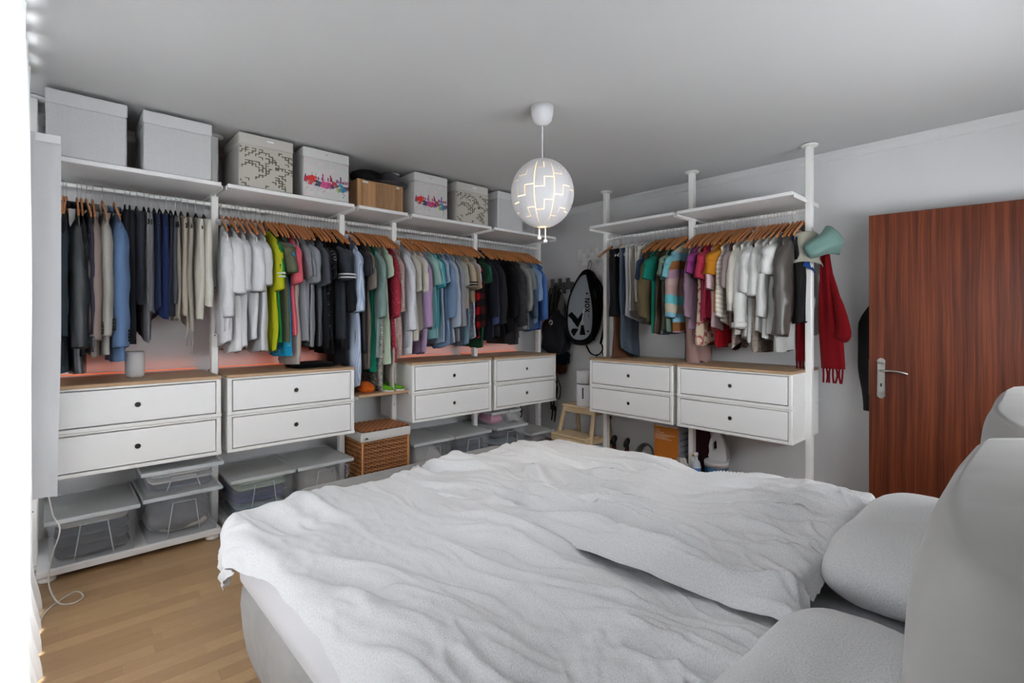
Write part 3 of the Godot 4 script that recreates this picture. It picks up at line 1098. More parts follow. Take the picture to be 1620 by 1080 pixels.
func hanger_mesh(kind: String):
	var st := st_new()
	add_tube(st, curve([Vector3(0, 0.002, -0.017), Vector3(0, 0.017, -0.006), Vector3(0, 0.014, 0.012), Vector3(0, -0.006, 0.018), Vector3(0, -0.028, 0.006), Vector3(0, -0.085, 0)], 4), 0.0022, 6)
	var hook := done(st)
	st = st_new()
	var pts := []
	var rad := []
	var n := 17
	var hw: float = {"wood": 0.205, "black": 0.195, "white": 0.195, "bigwood": 0.22}[kind]
	for i in n:
		var s := -1.0 + 2.0 * i / (n - 1)
		pts.append(Vector3(0, -0.086 - 0.10 * pow(absf(s), 1.35) + 0.012 * exp(-s * s * 60.0), s * hw))
		rad.append((0.0135 if kind != "black" and kind != "white" else 0.007) * (0.85 + 0.3 * exp(-s * s * 20) - 0.2 * pow(absf(s), 6)))
	add_tube(st, pts, rad, 8, 0.42 if kind == "wood" else (0.8 if kind == "bigwood" else 0.6), Vector3.UP)
	var arms := done(st)
	var bar = null
	if kind == "black" or kind == "white":
		bar = tube([pts[0] + Vector3(0, 0, 0.01), Vector3(0, -0.195, -0.15), Vector3(0, -0.195, 0.15), pts[n - 1] - Vector3(0, 0, 0.01)], 0.0035, 6)
	return [hook, arms, bar]

func hanger(sec: int, p: float, kind: String, label: String, group: String, yaw: float):
	if not hanger0.has(kind):
		hanger0[kind] = hanger_mesh(kind)
	var h = hanger0[kind]
	var o = thing({"wood": "wooden_hanger", "bigwood": "wide_wooden_hanger", "black": "velvet_hanger", "white": "white_hanger"}[kind], label, "hanger", Vector3.ZERO, 0.0, group)
	place(o, sec, p, yaw)
	var wd := mat("hanger wood", Color(0.76, 0.49, 0.28), 0.4, {"clearcoat_enabled": true, "clearcoat": 0.2})
	var m: Material = {"wood": wd, "bigwood": mat("pale hanger wood", Color(0.68, 0.46, 0.28), 0.4), "black": mat("black velvet", Color(0.03, 0.03, 0.035), 0.9), "white": metal_white()}[kind]
	part("hook", h[0], mat("hanger wire", Color(0.75, 0.75, 0.76), 0.35, {"metallic": 0.6}), o)
	part("arms", h[1], m, o)
	if h[2]:
		part("trouser_bar", h[2], m, o)
	return o

func has(o: Dictionary, k: String, d):
	return o[k] if o.has(k) else d

func g(sec: int, p: float, kind: String, col: String, L: float, label: String, o := {}):
	# one hanging garment with its hanger
	var sd := rng.randf() * 300.0
	var yaw := rng.randf_range(-0.07, 0.07)
	var name_: String = {"tee": "t_shirt", "shirt": "shirt", "blazer": "blazer", "jacket": "jacket", "sweater": "sweater", "dress": "dress", "trousers": "trousers", "top": "sleeveless_top", "shawl": "shawl"}[kind]
	var t = thing(name_, label, {"tee": "t-shirt", "top": "top"}.get(kind, kind), Vector3.ZERO, 0.0, has(o, "group", ""))
	place(t, sec, p, yaw)
	var m: Material
	if o.has("pat"):
		m = pattern(o.pat, [col] + Array(o.cols.split(",")))
	elif o.has("leather"):
		m = cloth(Color(col), 0.4, "leather")
	else:
		m = cloth(Color(col))
	var T: float = has(o, "T", 0.014)
	var hw: float = has(o, "hw", {"blazer": 0.225, "jacket": 0.235, "trousers": 0.15, "dress": 0.19, "top": 0.18, "shawl": 0.14}.get(kind, 0.215))
	var flare: float = has(o, "flare", {"dress": 1.1, "trousers": 0.92, "blazer": 0.98, "shawl": 1.05}.get(kind, 0.95))
	var straight := kind == "trousers" or kind == "shawl"
	var tip := 0.03 if straight else (0.105 if kind != "blazer" else 0.09)
	var fold: float = has(o, "fold", {"blazer": 0.008, "jacket": 0.014, "trousers": 0.011, "dress": 0.022}.get(kind, 0.02))
	var P := PackedVector3Array()
	var UV := PackedVector2Array()
	var rows := 20
	var cols := 36
	var neck := -0.112 if not straight else -0.10
	var zo: float = has(o, "dz", 0.0)
	for r in rows:
		var tt := float(r) / (rows - 1)
		for c in cols:
			var a := TAU * c / cols
			var ca := cos(a)
			var sa := sin(a)
			var za: float = pow(absf(ca), 0.85) * sign(ca)
			var ytop: float = neck - tip * pow(absf(za), 1.4)
			if not straight and absf(za * hw) < 0.075:
				ytop -= 0.03 * (1.0 - pow(za * hw / 0.075, 2.0))
			var side := absf(za)
			var yb: float = -L + 0.02 * noise.get_noise_2d(za * 60 + sd, sd)
			if kind == "shirt" or kind == "tee":
				yb += (0.035 if kind == "shirt" else 0.01) * side * side
			if straight:
				yb += 0.05 * za * sin(sd)
			if o.has("ragged"):
				yb += 0.06 * noise.get_noise_2d(za * 130 + sd, 4.0)
			var w: float
			if straight:
				w = lerp(1.0, flare, tt)
			elif tt < 0.22:
				w = lerp(1.0, 0.86, tt / 0.22)
			else:
				w = lerp(0.86, flare, (tt - 0.22) / 0.78)
			var y: float = lerp(ytop, yb, tt)
			var th: float = T * (0.22 + 0.78 * sstep(0.0, 0.3, tt))
			if straight:
				th = T * (0.3 + 0.7 * sqrt(clampf(tt * 9.0, 0, 1)))
			var fx: float = fold * sstep(0.05, 0.7, tt) * noise.get_noise_2d(za * hw * 420 + sd, y * 50 + sd) * 1.5
			var fs: float = fold * 0.55 * noise.get_noise_2d(za * hw * 700 + sd * 2, y * 120) * sstep(0.0, 0.2, tt)
			if straight:
				fs += fold * 0.7 * sin(za * 9.0 + sd + y * 2.0)
			var x: float = sign(sa) * pow(absf(sa), 0.55) * th + fx + sign(sa) * absf(fs) * pow(absf(sa), 0.5)
			var z: float = za * hw * w + 0.018 * tt * noise.get_noise_2d(y * 120 + sd, ca * 20) + zo
			P.append(Vector3(x, y, z))
			UV.append(Vector2(z + (0.05 if sa > 0 else 0.0), y))
	part("body" if not straight else "folded_legs" if kind == "trousers" else "cloth", grid(P, rows, cols, true, UV, true), m, t)
	var sl: float = has(o, "sl", {"tee": 0.24, "shirt": 0.56, "blazer": 0.60, "jacket": 0.60, "sweater": 0.54}.get(kind, 0.0))
	var m2: Material = cloth(Color(o.sc)) if o.has("sc") else m
	if sl > 0.0:
		for s in [1.0, -1.0]:
			var rz0: float = {"tee": 0.082, "shirt": 0.074, "blazer": 0.078, "jacket": 0.085}.get(kind, 0.075)
			var rz1: float = {"tee": 0.080, "shirt": 0.05, "blazer": 0.062, "jacket": 0.062}.get(kind, 0.05)
			rz0 *= has(o, "sw", 1.0)
			rz1 *= has(o, "sw", 1.0)
			var rx: float = has(o, "srx", clampf(T * 1.7, 0.018, 0.042))
			P = PackedVector3Array()
			UV = PackedVector2Array()
			var rr := 16
			var cc := 22
			for r in rr:
				var q := float(r) / (rr - 1)
				var y: float = neck - tip + 0.005 - sl * q
				var zc: float = s * (hw - 0.072 + 0.05 * sstep(0.0, 0.25, q) + (0.045 if kind != "blazer" else 0.025) * q) + zo
				var xc: float = has(o, "sx", 0.0) * sin(q * 2.2) + 0.006 * noise.get_noise_2d(q * 90 + sd, 3.0 * s)
				var rz: float = lerp(rz0, rz1, q) * (0.45 + 0.55 * sqrt(clampf(q * 7.0, 0.0, 1.0)))
				var rxx: float = rx * (0.35 + 0.65 * sqrt(clampf(q * 5.0, 0.0, 1.0))) * (1.0 - 0.15 * q)
				if kind == "sweater":
					rz *= 1.0 - 0.25 * sstep(0.86, 0.93, q)
				for c in cc:
					var a := TAU * c / cc
					var n := noise.get_noise_3d(cos(a) * 30 + sd, y * 190 + sd, sin(a) * 30) * 0.42 + noise.get_noise_3d(cos(a) * 50 + sd, y * 420, sin(a) * 50 + sd) * 0.16
					if kind == "blazer":
						n *= 0.45
					UV.append(Vector2(zc + cos(a) * rz, y))
					P.append(Vector3(xc + sin(a) * rxx * (1 + n), y + 0.012 * cos(a) * s * (1.0 if q > 0.5 else -1.0), zc + cos(a) * rz * (1 + n * 0.5)))
			part("sleeve", grid(P, rr, cc, true, UV, true), m2, t)
			if s > 0 and o.has("cuff"):
				var st := st_new()
				var ring := []
				for c in 21:
					ring.append(Vector3(sin(TAU * c / 20) * rx * 1.05, neck - tip - sl + 0.03, s * (hw + 0.02) + cos(TAU * c / 20) * rz1 * 1.03 + zo))
				add_tube(st, ring, 0.02, 6, 0.25, Vector3.UP)
				part("cuff", done(st), cloth(Color(o.cuff)), t)
			if s > 0 and o.has("snap"):
				var cy: float = neck - tip - sl + 0.035
				part("cuff_tab", box(Vector3(rx * 0.75, cy, hw + 0.035), Vector3(0.012, 0.05, 0.07), 0.004, Basis(Vector3.UP, 0.75)), m, t)
				part("snap_button", tube([Vector3(rx * 0.75, cy, hw + 0.035), Vector3(rx * 0.75 + 0.009, cy, hw + 0.0435)], 0.010, 12), chrome(), t)
			if s > 0 and o.has("btn"):
				for b in 4:
					var st := st_new()
					var yb: float = neck - tip - sl + 0.04 + b * 0.017
					add_tube(st, [Vector3(rx * 0.72, yb, hw + 0.01 + 0.028), Vector3(rx * 0.72 + 0.006, yb, hw + 0.01 + 0.036)], 0.0075, 10)
					part("cuff_button", done(st), cloth(Color(o.btn)), t)
			if s > 0 and o.has("band"):
				for b in 2:
					var ring := []
					for c in 21:
						ring.append(Vector3(sin(TAU * c / 20) * rx * 1.12, neck - tip - sl + 0.02 + 0.022 * b, s * (hw + 0.022) + cos(TAU * c / 20) * rz1 * 1.1 + zo))
					part("sleeve_stripe", tube(ring, 0.006, 6, 0.5, Vector3.UP), cloth(Color(o.band)), t)
	if kind in ["shirt", "blazer", "jacket"]:
		var st := st_new()
		var ring := []
		for c in 17:
			var a := PI * 0.12 + TAU * 0.88 * c / 16
			ring.append(Vector3(sin(a) * (T * 0.7 + 0.012), neck + 0.006 - 0.012 * cos(a), cos(a) * 0.068))
		add_tube(st, ring, 0.02, 6, 0.3, Vector3.UP)
		part("collar", done(st), m, t)
	if o.has("logo"):
		var st := st_new()
		add_box(st, Vector3(0.0, neck - tip - sl + 0.05, hw + 0.068), Vector3(0.03, 0.014, 0.004), 0.001)
		part("sleeve_logo", done(st), dark_metal(), t)
	if o.has("cord"):
		for k in 2:
			part("drawstring", tube(curve([Vector3(0.01, -L + 0.03, 0.10 + k * 0.03), Vector3(0.014, -L - 0.05, 0.11 + k * 0.03), Vector3(0.004, -L - 0.13 - 0.05 * k, 0.12 + k * 0.03)], 4), 0.003, 6), m, t)
	if has(o, "hanger", "wood") != "none":
		var hk: String = has(o, "hanger", "wood")
		hanger(sec, p, hk, o.hl, {"wood": "wooden clothes hangers on the rails", "bigwood": "wide wooden hangers on the fifth rail", "black": "black velvet trouser hangers", "white": "white hangers on the right wall"}[hk], yaw)

# ---------------------------------------------------------------- small things
func hat(called: String, label: String, at: Vector3, prof: Array, m: Material, rot: Vector3, sx := 1.0, sz := 1.0, band = null):
	var o = thing(called, label, "hat", at)
	o.rotation = rot
	part("crown", lathe(prof, 40, sx, sz), m, o)
	if band:
		part("hat_band", lathe(band, 40, sx, sz), dark_metal(), o)
	return o

func bamboo_box():
	var o = thing("bamboo_box", "open-topped bamboo slat box with rope handles and white corner clips", "storage box", Vector3(1.79, 2.116, -3.40))
	var w := 0.368
	var h := 0.19
	var d := 0.30
	var tones := []
	for k in 4:
		tones.append(wood("bamboo%d" % k, Color(0.76, 0.59, 0.42).darkened(0.06 * k), Color(0.69, 0.515, 0.35).darkened(0.06 * k), Vector3(14, 0.8, 14)))
	rng.seed = 5
	var x := -w / 2
	while x < w / 2 - 0.004:
		var sw: float = min(rng.randf_range(0.018, 0.034), w / 2 - x)
		part("slat", box(Vector3(x + sw / 2, h / 2, -0.006), Vector3(sw - 0.0008, h, 0.012 + rng.randf() * 0.001), 0.0008), tones[rng.randi() % 4], o)
		x += sw
	for s in [-1, 1]:
		part("side", box(Vector3(s * (w / 2 - 0.006), h / 2, -d / 2 - 0.006), Vector3(0.012, h, d - 0.014), 0.001), tones[1], o)
	part("back", box(Vector3(0, h / 2, -d + 0.006), Vector3(w - 0.026, h, 0.012), 0.001), tones[2], o)
	part("base", box(Vector3(0, 0.006, -d / 2), Vector3(w - 0.026, 0.01, d - 0.026), 0.001), tones[2], o)
	part("lid", box(Vector3(0, h + 0.005, -d / 2), Vector3(w, 0.009, d), 0.002), tones[0], o)
	for s in [-0.125, 0.14]:
		part("corner_clip", box(Vector3(s, h - 0.008, 0.002), Vector3(0.044 if s < 0 else 0.026, 0.014, 0.004), 0.001), mat("white clip", Color(0.85, 0.84, 0.82), 0.5), o)
	part("rope_handle", tube(curve([Vector3(-w / 2, 0.14, -0.08), Vector3(-w / 2 - 0.02, 0.10, -0.10), Vector3(-w / 2 - 0.028, 0.075, -0.14), Vector3(-w / 2 - 0.02, 0.10, -0.18), Vector3(-w / 2, 0.14, -0.20)], 5), 0.004, 8), mat("jute rope", Color(0.68, 0.58, 0.42), 0.9), o)
	var felt := cloth(Color(0.27, 0.27, 0.29))
	var black := cloth(Color(0.09, 0.09, 0.10))
	hat("felt_hat", "grey felt brimmed hat with dark band lying on the bamboo box", Vector3(1.90, 2.318, -3.50), [[0.0, 0.0], [0.09, 0.001], [0.135, 0.012], [0.14, 0.017], [0.135, 0.018], [0.092, 0.008], [0.088, 0.05], [0.078, 0.085], [0.06, 0.10], [0.0, 0.094]], felt, Vector3(0, 0, -0.05), 1.0, 1.15, [[0.0925, 0.01], [0.091, 0.034], [0.0, 0.035]])
	hat("flat_cap", "black peaked hat lying on the bamboo box beside the grey one", Vector3(1.705, 2.316, -3.47), [[0.0, 0.0], [0.075, 0.001], [0.098, 0.018], [0.103, 0.045], [0.095, 0.066], [0.06, 0.082], [0.0, 0.086]], black, Vector3(0.04, 0.4, 0.03), 1.0, 1.2)

func basket():
	var xa := 1.615
	var xb := 2.000
	var z0 := -3.345
	var dep := 0.34
	var h := 0.50
	var o = thing("laundry_basket", "brown woven wicker basket with white liner under the small oak shelf", "basket", Vector3((xa + xb) / 2, 0, z0))
	var w := xb - xa
	var wick := [Color(0.66, 0.43, 0.26), Color(0.55, 0.33, 0.19), Color(0.74, 0.53, 0.34)]
	var ms := wick.map(func(c): return mat("wicker" + c.to_html(), c, 0.55))
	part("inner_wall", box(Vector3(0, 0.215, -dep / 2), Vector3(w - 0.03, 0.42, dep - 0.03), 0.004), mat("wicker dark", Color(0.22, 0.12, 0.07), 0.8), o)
	# stakes and weavers
	for sidek in 2:
		var len_ := w if sidek == 0 else dep
		var n := int(len_ / 0.022)
		for tone in 3:
			var st := st_new()
			var row := 0
			var y := 0.02
			while y < 0.425:
				if row % 3 == tone:
					var pts := []
					for k in n * 2 + 1:
						var u: float = -len_ / 2 + len_ * k / (n * 2.0)
						var bulge := 0.0055 * sin(PI * k / 2.0 + PI * (row % 2)) + 0.003 * noise.get_noise_2d(k * 30, row * 70 + sidek * 500)
						var yy := y + 0.002 * noise.get_noise_2d(k * 40 + 90, row * 90)
						if sidek == 0:
							pts.append(Vector3(u, yy, -0.010 + bulge))
						else:
							pts.append(Vector3(-w / 2 + 0.010 - bulge, yy, -dep / 2 + u))
					add_tube(st, pts, 0.0058, 5, 0.7)
				y += 0.0112
				row += 1
			var wv = part("weave", done(st), ms[tone], o)
			wv.set_meta("kind", "stuff")
		var st2 := st_new()
		for k in n + 1:
			var u: float = -len_ / 2 + len_ * k / float(n)
			if sidek == 0:
				add_tube(st2, [Vector3(u, 0.01, -0.010), Vector3(u, 0.43, -0.010)], 0.0042, 6)
			else:
				add_tube(st2, [Vector3(-w / 2 + 0.010, 0.01, -dep / 2 + u), Vector3(-w / 2 + 0.010, 0.43, -dep / 2 + u)], 0.0042, 6)
		var sk = part("stakes", done(st2), ms[1], o)
		sk.set_meta("kind", "stuff")
	for s in [Vector3(-w / 2 + 0.008, 0, -0.008), Vector3(w / 2 - 0.008, 0, -0.008)]:
		var pts := []
		for k in 30:
			pts.append(s + Vector3(0, 0.01 + 0.42 * k / 29.0, 0.002 * (k % 2)))
		part("corner_braid", tube(pts, 0.010, 7), ms[2], o)
	# liner folded over the rim
	var P := PackedVector3Array()
	var cols := 0
	for p in [[0.0, 0.425], [-0.006, 0.43], [-0.009, 0.46], [-0.006, 0.487], [0.006, 0.49], [0.02, 0.485]]:
		var ring := round_rect(w / 2 + 0.002 - p[0], dep / 2 + 0.002 - p[0], 0.02, 8)
		cols = ring.size()
		for i in cols:
			var v: Vector2 = ring[i]
			P.append(Vector3(v.x * (1.0 + 0.006 * sin(i * 2.3)), p[1] + 0.006 * sin(i * 1.1) * (1.0 if p[1] < 0.44 else 0.3), v.y - dep / 2))
	part("liner", grid(P, 6, cols, true), mat("white liner cotton", Color(0.80, 0.79, 0.78), 0.9), o)
	var st3 := st_new()
	add_box(st3, Vector3(-w / 2 + 0.03, 0.444, 0.0095), Vector3(0.03, 0.003, 0.002), 0)
	tri(st3, Vector3(-w / 2 + 0.015, 0.443, 0.0105), Vector3(-w / 2 + 0.045, 0.443, 0.0105), Vector3(-w / 2 + 0.03, 0.462, 0.0105), Vector3(0, 0, 1))
	part("liner_tag", done(st3), dark_metal(), o)
	# woven lid: strips run across, slightly uneven
	var lm := [mat("wicker lid a", Color(0.52, 0.29, 0.16), 0.5), mat("wicker lid b", Color(0.62, 0.38, 0.22), 0.5)]
	for tone in 2:
		var st := st_new()
		var nz := 26
		for k in nz:
			if k % 2 != tone:
				continue
			var pts := []
			for q in 36:
				pts.append(Vector3(-w / 2 + w * q / 35.0, 0.497 + 0.004 * sin(PI * q / 1.0 * 0.5 + PI * 0.5 * (k % 4)), -0.008 - (dep - 0.016) * k / float(nz - 1)))
			add_tube(st, pts, 0.0075, 5, 0.6)
		var lw = part("lid_weave", done(st), lm[tone], o)
		lw.set_meta("kind", "stuff")
	part("lid_board", box(Vector3(0, 0.4935, -dep / 2), Vector3(w - 0.01, 0.006, dep - 0.01), 0.001), mats["wicker dark"], o)

func stool():
	var o = thing("step_stool", "pale wooden two-step stool in the room corner", "step stool", Vector3(3.66, 0, -3.005), -PI / 2)
	var m := wood("birch", Color(0.83, 0.74, 0.60), Color(0.77, 0.67, 0.52), Vector3(1, 9, 9), 0.5)
	# own axes: +z towards the room
	part("top_step", box(Vector3(0, 0.49, -0.02), Vector3(0.40, 0.02, 0.22), 0.006), m, o)
	part("lower_step", box(Vector3(0, 0.238, 0.13), Vector3(0.41, 0.024, 0.21), 0.006), m, o)
	part("step_front", box(Vector3(0, 0.203, 0.222), Vector3(0.40, 0.045, 0.016), 0.003), m, o)
	part("top_apron", box(Vector3(0, 0.455, 0.07), Vector3(0.36, 0.05, 0.016), 0.003), m, o)
	part("rear_apron", box(Vector3(0, 0.455, -0.115), Vector3(0.36, 0.05, 0.016), 0.003), m, o)
	for s in [-1, 1]:
		part("side_apron", box(Vector3(s * 0.178, 0.455, -0.02), Vector3(0.016, 0.05, 0.17), 0.003), m, o)
		part("leg", tube([Vector3(s * 0.205, 0.0, 0.20), Vector3(s * 0.175, 0.48, 0.065)], 0.021, 4, 1.0, Vector3(1, 0, 1)), m, o)
		part("leg", tube([Vector3(s * 0.205, 0.0, -0.19), Vector3(s * 0.175, 0.48, -0.11)], 0.021, 4, 1.0, Vector3(1, 0, 1)), m, o)
		part("side_rail", box(Vector3(s * 0.19, 0.205, 0.03), Vector3(0.018, 0.045, 0.38), 0.003), m, o)
	var a = thing("air_purifier", "white cylindrical air purifier on the wooden step stool", "air purifier", Vector3(3.655, 0.50, -2.97))
	var wm := mat("white appliance plastic", Color(0.87, 0.87, 0.88), 0.4)
	part("housing", lathe([[0.0, 0.0], [0.085, 0.0], [0.092, 0.006], [0.092, 0.20], [0.0, 0.201]], 36), wm, a)
	part("outlet_band", lathe([[0.0, 0.2], [0.086, 0.2], [0.086, 0.216], [0.0, 0.216]], 36), mat("grey vent", Color(0.55, 0.55, 0.57), 0.5), a)
	part("upper_shell", lathe([[0.0, 0.216], [0.092, 0.216], [0.092, 0.318], [0.088, 0.325], [0.078, 0.326], [0.074, 0.318], [0.0, 0.317]], 36), wm, a)
	part("level_window", box(Vector3(-0.090, 0.125, 0.03), Vector3(0.008, 0.10, 0.012), 0.002, Basis(Vector3.UP, 0.32)), mat("grey window strip", Color(0.2, 0.2, 0.21), 0.3), a)
	var d = thing("wall_plug", "black plug in the wall socket behind the step stool", "plug", Vector3(4.022, 0.34, -2.98))
	part("plug_body", tube([Vector3(0, 0, 0), Vector3(-0.05, 0, 0)], [0.021, 0.017], 14), dark_metal(), d)
	part("plug_cord", tube(curve([Vector3(-0.05, 0, 0), Vector3(-0.07, -0.03, 0.01), Vector3(-0.05, -0.15, 0.02), Vector3(-0.02, -0.33, 0.04)], 5), 0.003, 6), dark_metal(), d)

func orange_box():
	# printed carton
	var o = thing("carton", "orange printed carton with white lettering under the right wall drawers", "box", Vector3(3.67, 0, -2.155), -PI / 2)
	part("carton_body", box(Vector3(0, 0.23, -0.10), Vector3(0.226, 0.46, 0.20), 0.002), mat("carton grey print", Color(0.60, 0.63, 0.67), 0.6), o)
	part("orange_face", box(Vector3(0, 0.222, 0.001), Vector3(0.218, 0.43, 0.003), 0.0005), mat("orange print", Color(0.74, 0.42, 0.09), 0.6), o)
	var white := mat("white print", Color(0.85, 0.80, 0.72), 0.7)
	var rows := [[0.395, 0.045, 0.005], [0.377, 0.08, 0.004], [0.362, 0.17, 0.004], [0.350, 0.13, 0.004], [0.338, 0.10, 0.004], [0.326, 0.13, 0.004]]
	rng.seed = 3
	for r in rows:
		var st := st_new()
		var x := -0.098
		while x < -0.098 + r[1]:
			var ln := rng.randf_range(0.006, 0.018)
			add_box(st, Vector3(x + ln / 2, r[0], 0.003), Vector3(ln, r[2], 0.0008), 0)
			x += ln + 0.003
		part("print_line", done(st), white, o)
	var st := st_new()
	var x := -0.10
	while x < 0.10:
		var ln := rng.randf_range(0.006, 0.014)
		add_box(st, Vector3(x + ln / 2, 0.43 + rng.randf() * 0.004, 0.003), Vector3(ln, 0.012, 0.0008), 0)
		x += ln + 0.003
	part("print_heading", done(st), white, o)
	for k in 7:
		part("side_print", box(Vector3(0.1135, 0.08 + k * 0.05, -0.09), Vector3(0.001, 0.012, 0.10 + 0.03 * (k % 3)), 0), mat("side print", Color(0.42, 0.46, 0.52), 0.7), o)

func iron_group():
	var white := mat("white appliance plastic", Color(0.87, 0.87, 0.88), 0.4)
	var tank = thing("water_tub", "blue tub with a white lid under the steam iron", "tub", Vector3(3.80, 0, -1.80))
	part("tub_body", lathe([[0.0, 0.0], [0.075, 0.0], [0.083, 0.01], [0.085, 0.165], [0.0, 0.166]], 32), mat("teal blue plastic", Color(0.06, 0.30, 0.45), 0.4), tank)
	part("tub_lid", lathe([[0.0, 0.165], [0.089, 0.165], [0.090, 0.2], [0.084, 0.206], [0.0, 0.207]], 32), white, tank)
	var ir = thing("steam_iron", "white upright garment steamer iron standing on the blue tub", "iron", Vector3(3.80, 0.207, -1.80), -PI / 2)
	# outline with an open grip, extruded with bevel
	var poly := PackedVector2Array([Vector2(-0.055, 0.0), Vector2(0.075, 0.0), Vector2(0.078, 0.03), Vector2(0.066, 0.11), Vector2(0.046, 0.175), Vector2(0.022, 0.222), Vector2(0.004, 0.228), Vector2(-0.02, 0.205), Vector2(-0.05, 0.155), Vector2(-0.062, 0.10), Vector2(-0.058, 0.06), Vector2(-0.066, 0.02)])
	var c := CSGCombiner3D.new()
	c.name = "body"
	ir.add_child(c)
	var p1 := CSGPolygon3D.new()
	p1.name = "shell"
	p1.polygon = poly
	p1.depth = 0.07
	p1.material = white
	c.add_child(p1)
	var p2 := CSGPolygon3D.new()
	p2.name = "grip_opening"
	p2.polygon = PackedVector2Array([Vector2(-0.03, 0.075), Vector2(-0.008, 0.07), Vector2(0.004, 0.10), Vector2(0.0, 0.15), Vector2(-0.014, 0.155), Vector2(-0.032, 0.12)])
	p2.depth = 0.2
	p2.position.z = 0.05
	p2.operation = CSGShape3D.OPERATION_SUBTRACTION
	p2.material = white
	c.add_child(p2)
	part("sole_plate", tube([Vector3(0.078, 0.015, -0.035), Vector3(0.068, 0.11, -0.035), Vector3(0.048, 0.178, -0.035), Vector3(0.02, 0.226, -0.035)], [0.03, 0.03, 0.024, 0.008], 8, 0.2, Vector3(0, 0, 1)), chrome(), ir)
	part("trigger", box(Vector3(-0.022, 0.11, -0.03), Vector3(0.02, 0.06, 0.022), 0.005), dark_metal(), ir)
	var sp = thing("spray_bottle", "white trigger spray bottle with blue label beside the iron", "bottle", Vector3(3.70, 0, -1.915))
	part("bottle_body", lathe([[0.0, 0.0], [0.036, 0.0], [0.038, 0.006], [0.038, 0.15], [0.028, 0.19], [0.013, 0.21], [0.013, 0.232], [0.0, 0.232]], 24), mat("milky plastic", Color(0.80, 0.82, 0.86), 0.4), sp)
	part("label", lathe([[0.0384, 0.05], [0.0386, 0.06], [0.0386, 0.14], [0.0384, 0.148]], 24), mat("blue label", Color(0.30, 0.45, 0.68), 0.6), sp)
	part("trigger_head", box(Vector3(-0.012, 0.248, 0), Vector3(0.062, 0.028, 0.022), 0.006), white, sp)
	part("trigger", tube([Vector3(-0.03, 0.24, 0), Vector3(-0.048, 0.20, 0)], 0.005, 8), white, sp)
	part("nozzle_cap", box(Vector3(-0.048, 0.25, 0), Vector3(0.012, 0.018, 0.018), 0.003), mat("amber plastic", Color(0.7, 0.48, 0.2), 0.5), sp)
	var cl = thing("ironing_cloth", "crumpled pale grey cloth heaped beside the spray bottle", "cloth", Vector3(3.64, 0.0, -1.99))
	var P := PackedVector3Array()
	for i in 14:
		for j in 30:
			var t := i / 13.0
			var a := TAU * j / 30
			var n := noise.get_noise_3d(cos(a) * 60, t * 90, sin(a) * 60)
			P.append(Vector3(cos(a) * 0.075 * (1 - t * 0.8) * (1 + n * 0.6), 0.002 + t * 0.215 + n * 0.01 * t, sin(a) * 0.10 * (1 - t * 0.7) * (1 + n * 0.6) - 0.02 * t))
	part("cloth", grid(P, 14, 30, true, PackedVector2Array(), true), cloth(Color(0.70, 0.68, 0.66)), cl)
	var bt = thing("dark_bottle", "dark maroon bag leaning at the wall behind the spray bottle", "bag", Vector3(3.93, 0, -1.99))
	P = PackedVector3Array()
	for i in 12:
		for j in 24:
			var t := i / 11.0
			var a := TAU * j / 24
			var n := noise.get_noise_3d(cos(a) * 50, t * 90, sin(a) * 50 + 9)
			P.append(Vector3(cos(a) * 0.06 * (1 - 0.35 * t) * (1 + n * 0.3), 0.002 + t * 0.47, sin(a) * 0.09 * (1.0 - 0.3 * t) * (1 + n * 0.3)))
	part("bag_body", grid(P, 12, 24, true, PackedVector2Array(), true), cloth(Color(0.32, 0.20, 0.22)), bt)
	# exercise clamps on the floor
	for k in 2:
		var cp = thing("hand_clamp", ["black hand clamp with red jaws, the farther of two under the drawers", "black hand clamp with red jaws beside the coiled grey cable"][k], "clamp", Vector3(3.80, 0.0, -2.76 + 0.14 * k))
		var ring := []
		for q in 13:
			var a := TAU * q / 12
			ring.append(Vector3(cos(a) * 0.03 - 0.01, 0.195 + sin(a) * 0.036, sin(a) * 0.012))
		part("handle_loop", tube(ring, 0.012, 8), dark_metal(), cp)
		part("stem", box(Vector3(-0.005, 0.125, 0), Vector3(0.03, 0.09, 0.032), 0.006), dark_metal(), cp)
		part("jaw", box(Vector3(-0.018, 0.105, 0.002), Vector3(0.018, 0.06, 0.036), 0.005), mat("red rubber", Color(0.45, 0.09, 0.07), 0.5), cp)
		part("foot", lathe([[0.0, 0.0], [0.045, 0.0], [0.045, 0.012], [0.02, 0.03], [0.016, 0.09], [0.0, 0.091]], 18), dark_metal(), cp)
	var cb = thing("cable_coil", "coiled grey cable leaning beside the hand clamps", "cable", Vector3(3.84, 0.0, -2.47))
	for k in 4:
		var ring := []
		for q in 25:
			var a := TAU * q / 24
			ring.append(Vector3(0.012 * k + 0.25 * 0.1 * sin(a), 0.105 + sin(a) * (0.096 - 0.006 * k), cos(a) * (0.085 - 0.008 * k)))
		part("loop", tube(ring, 0.0075, 8), mat("grey cable", Color(0.42, 0.42, 0.42), 0.5), cb)

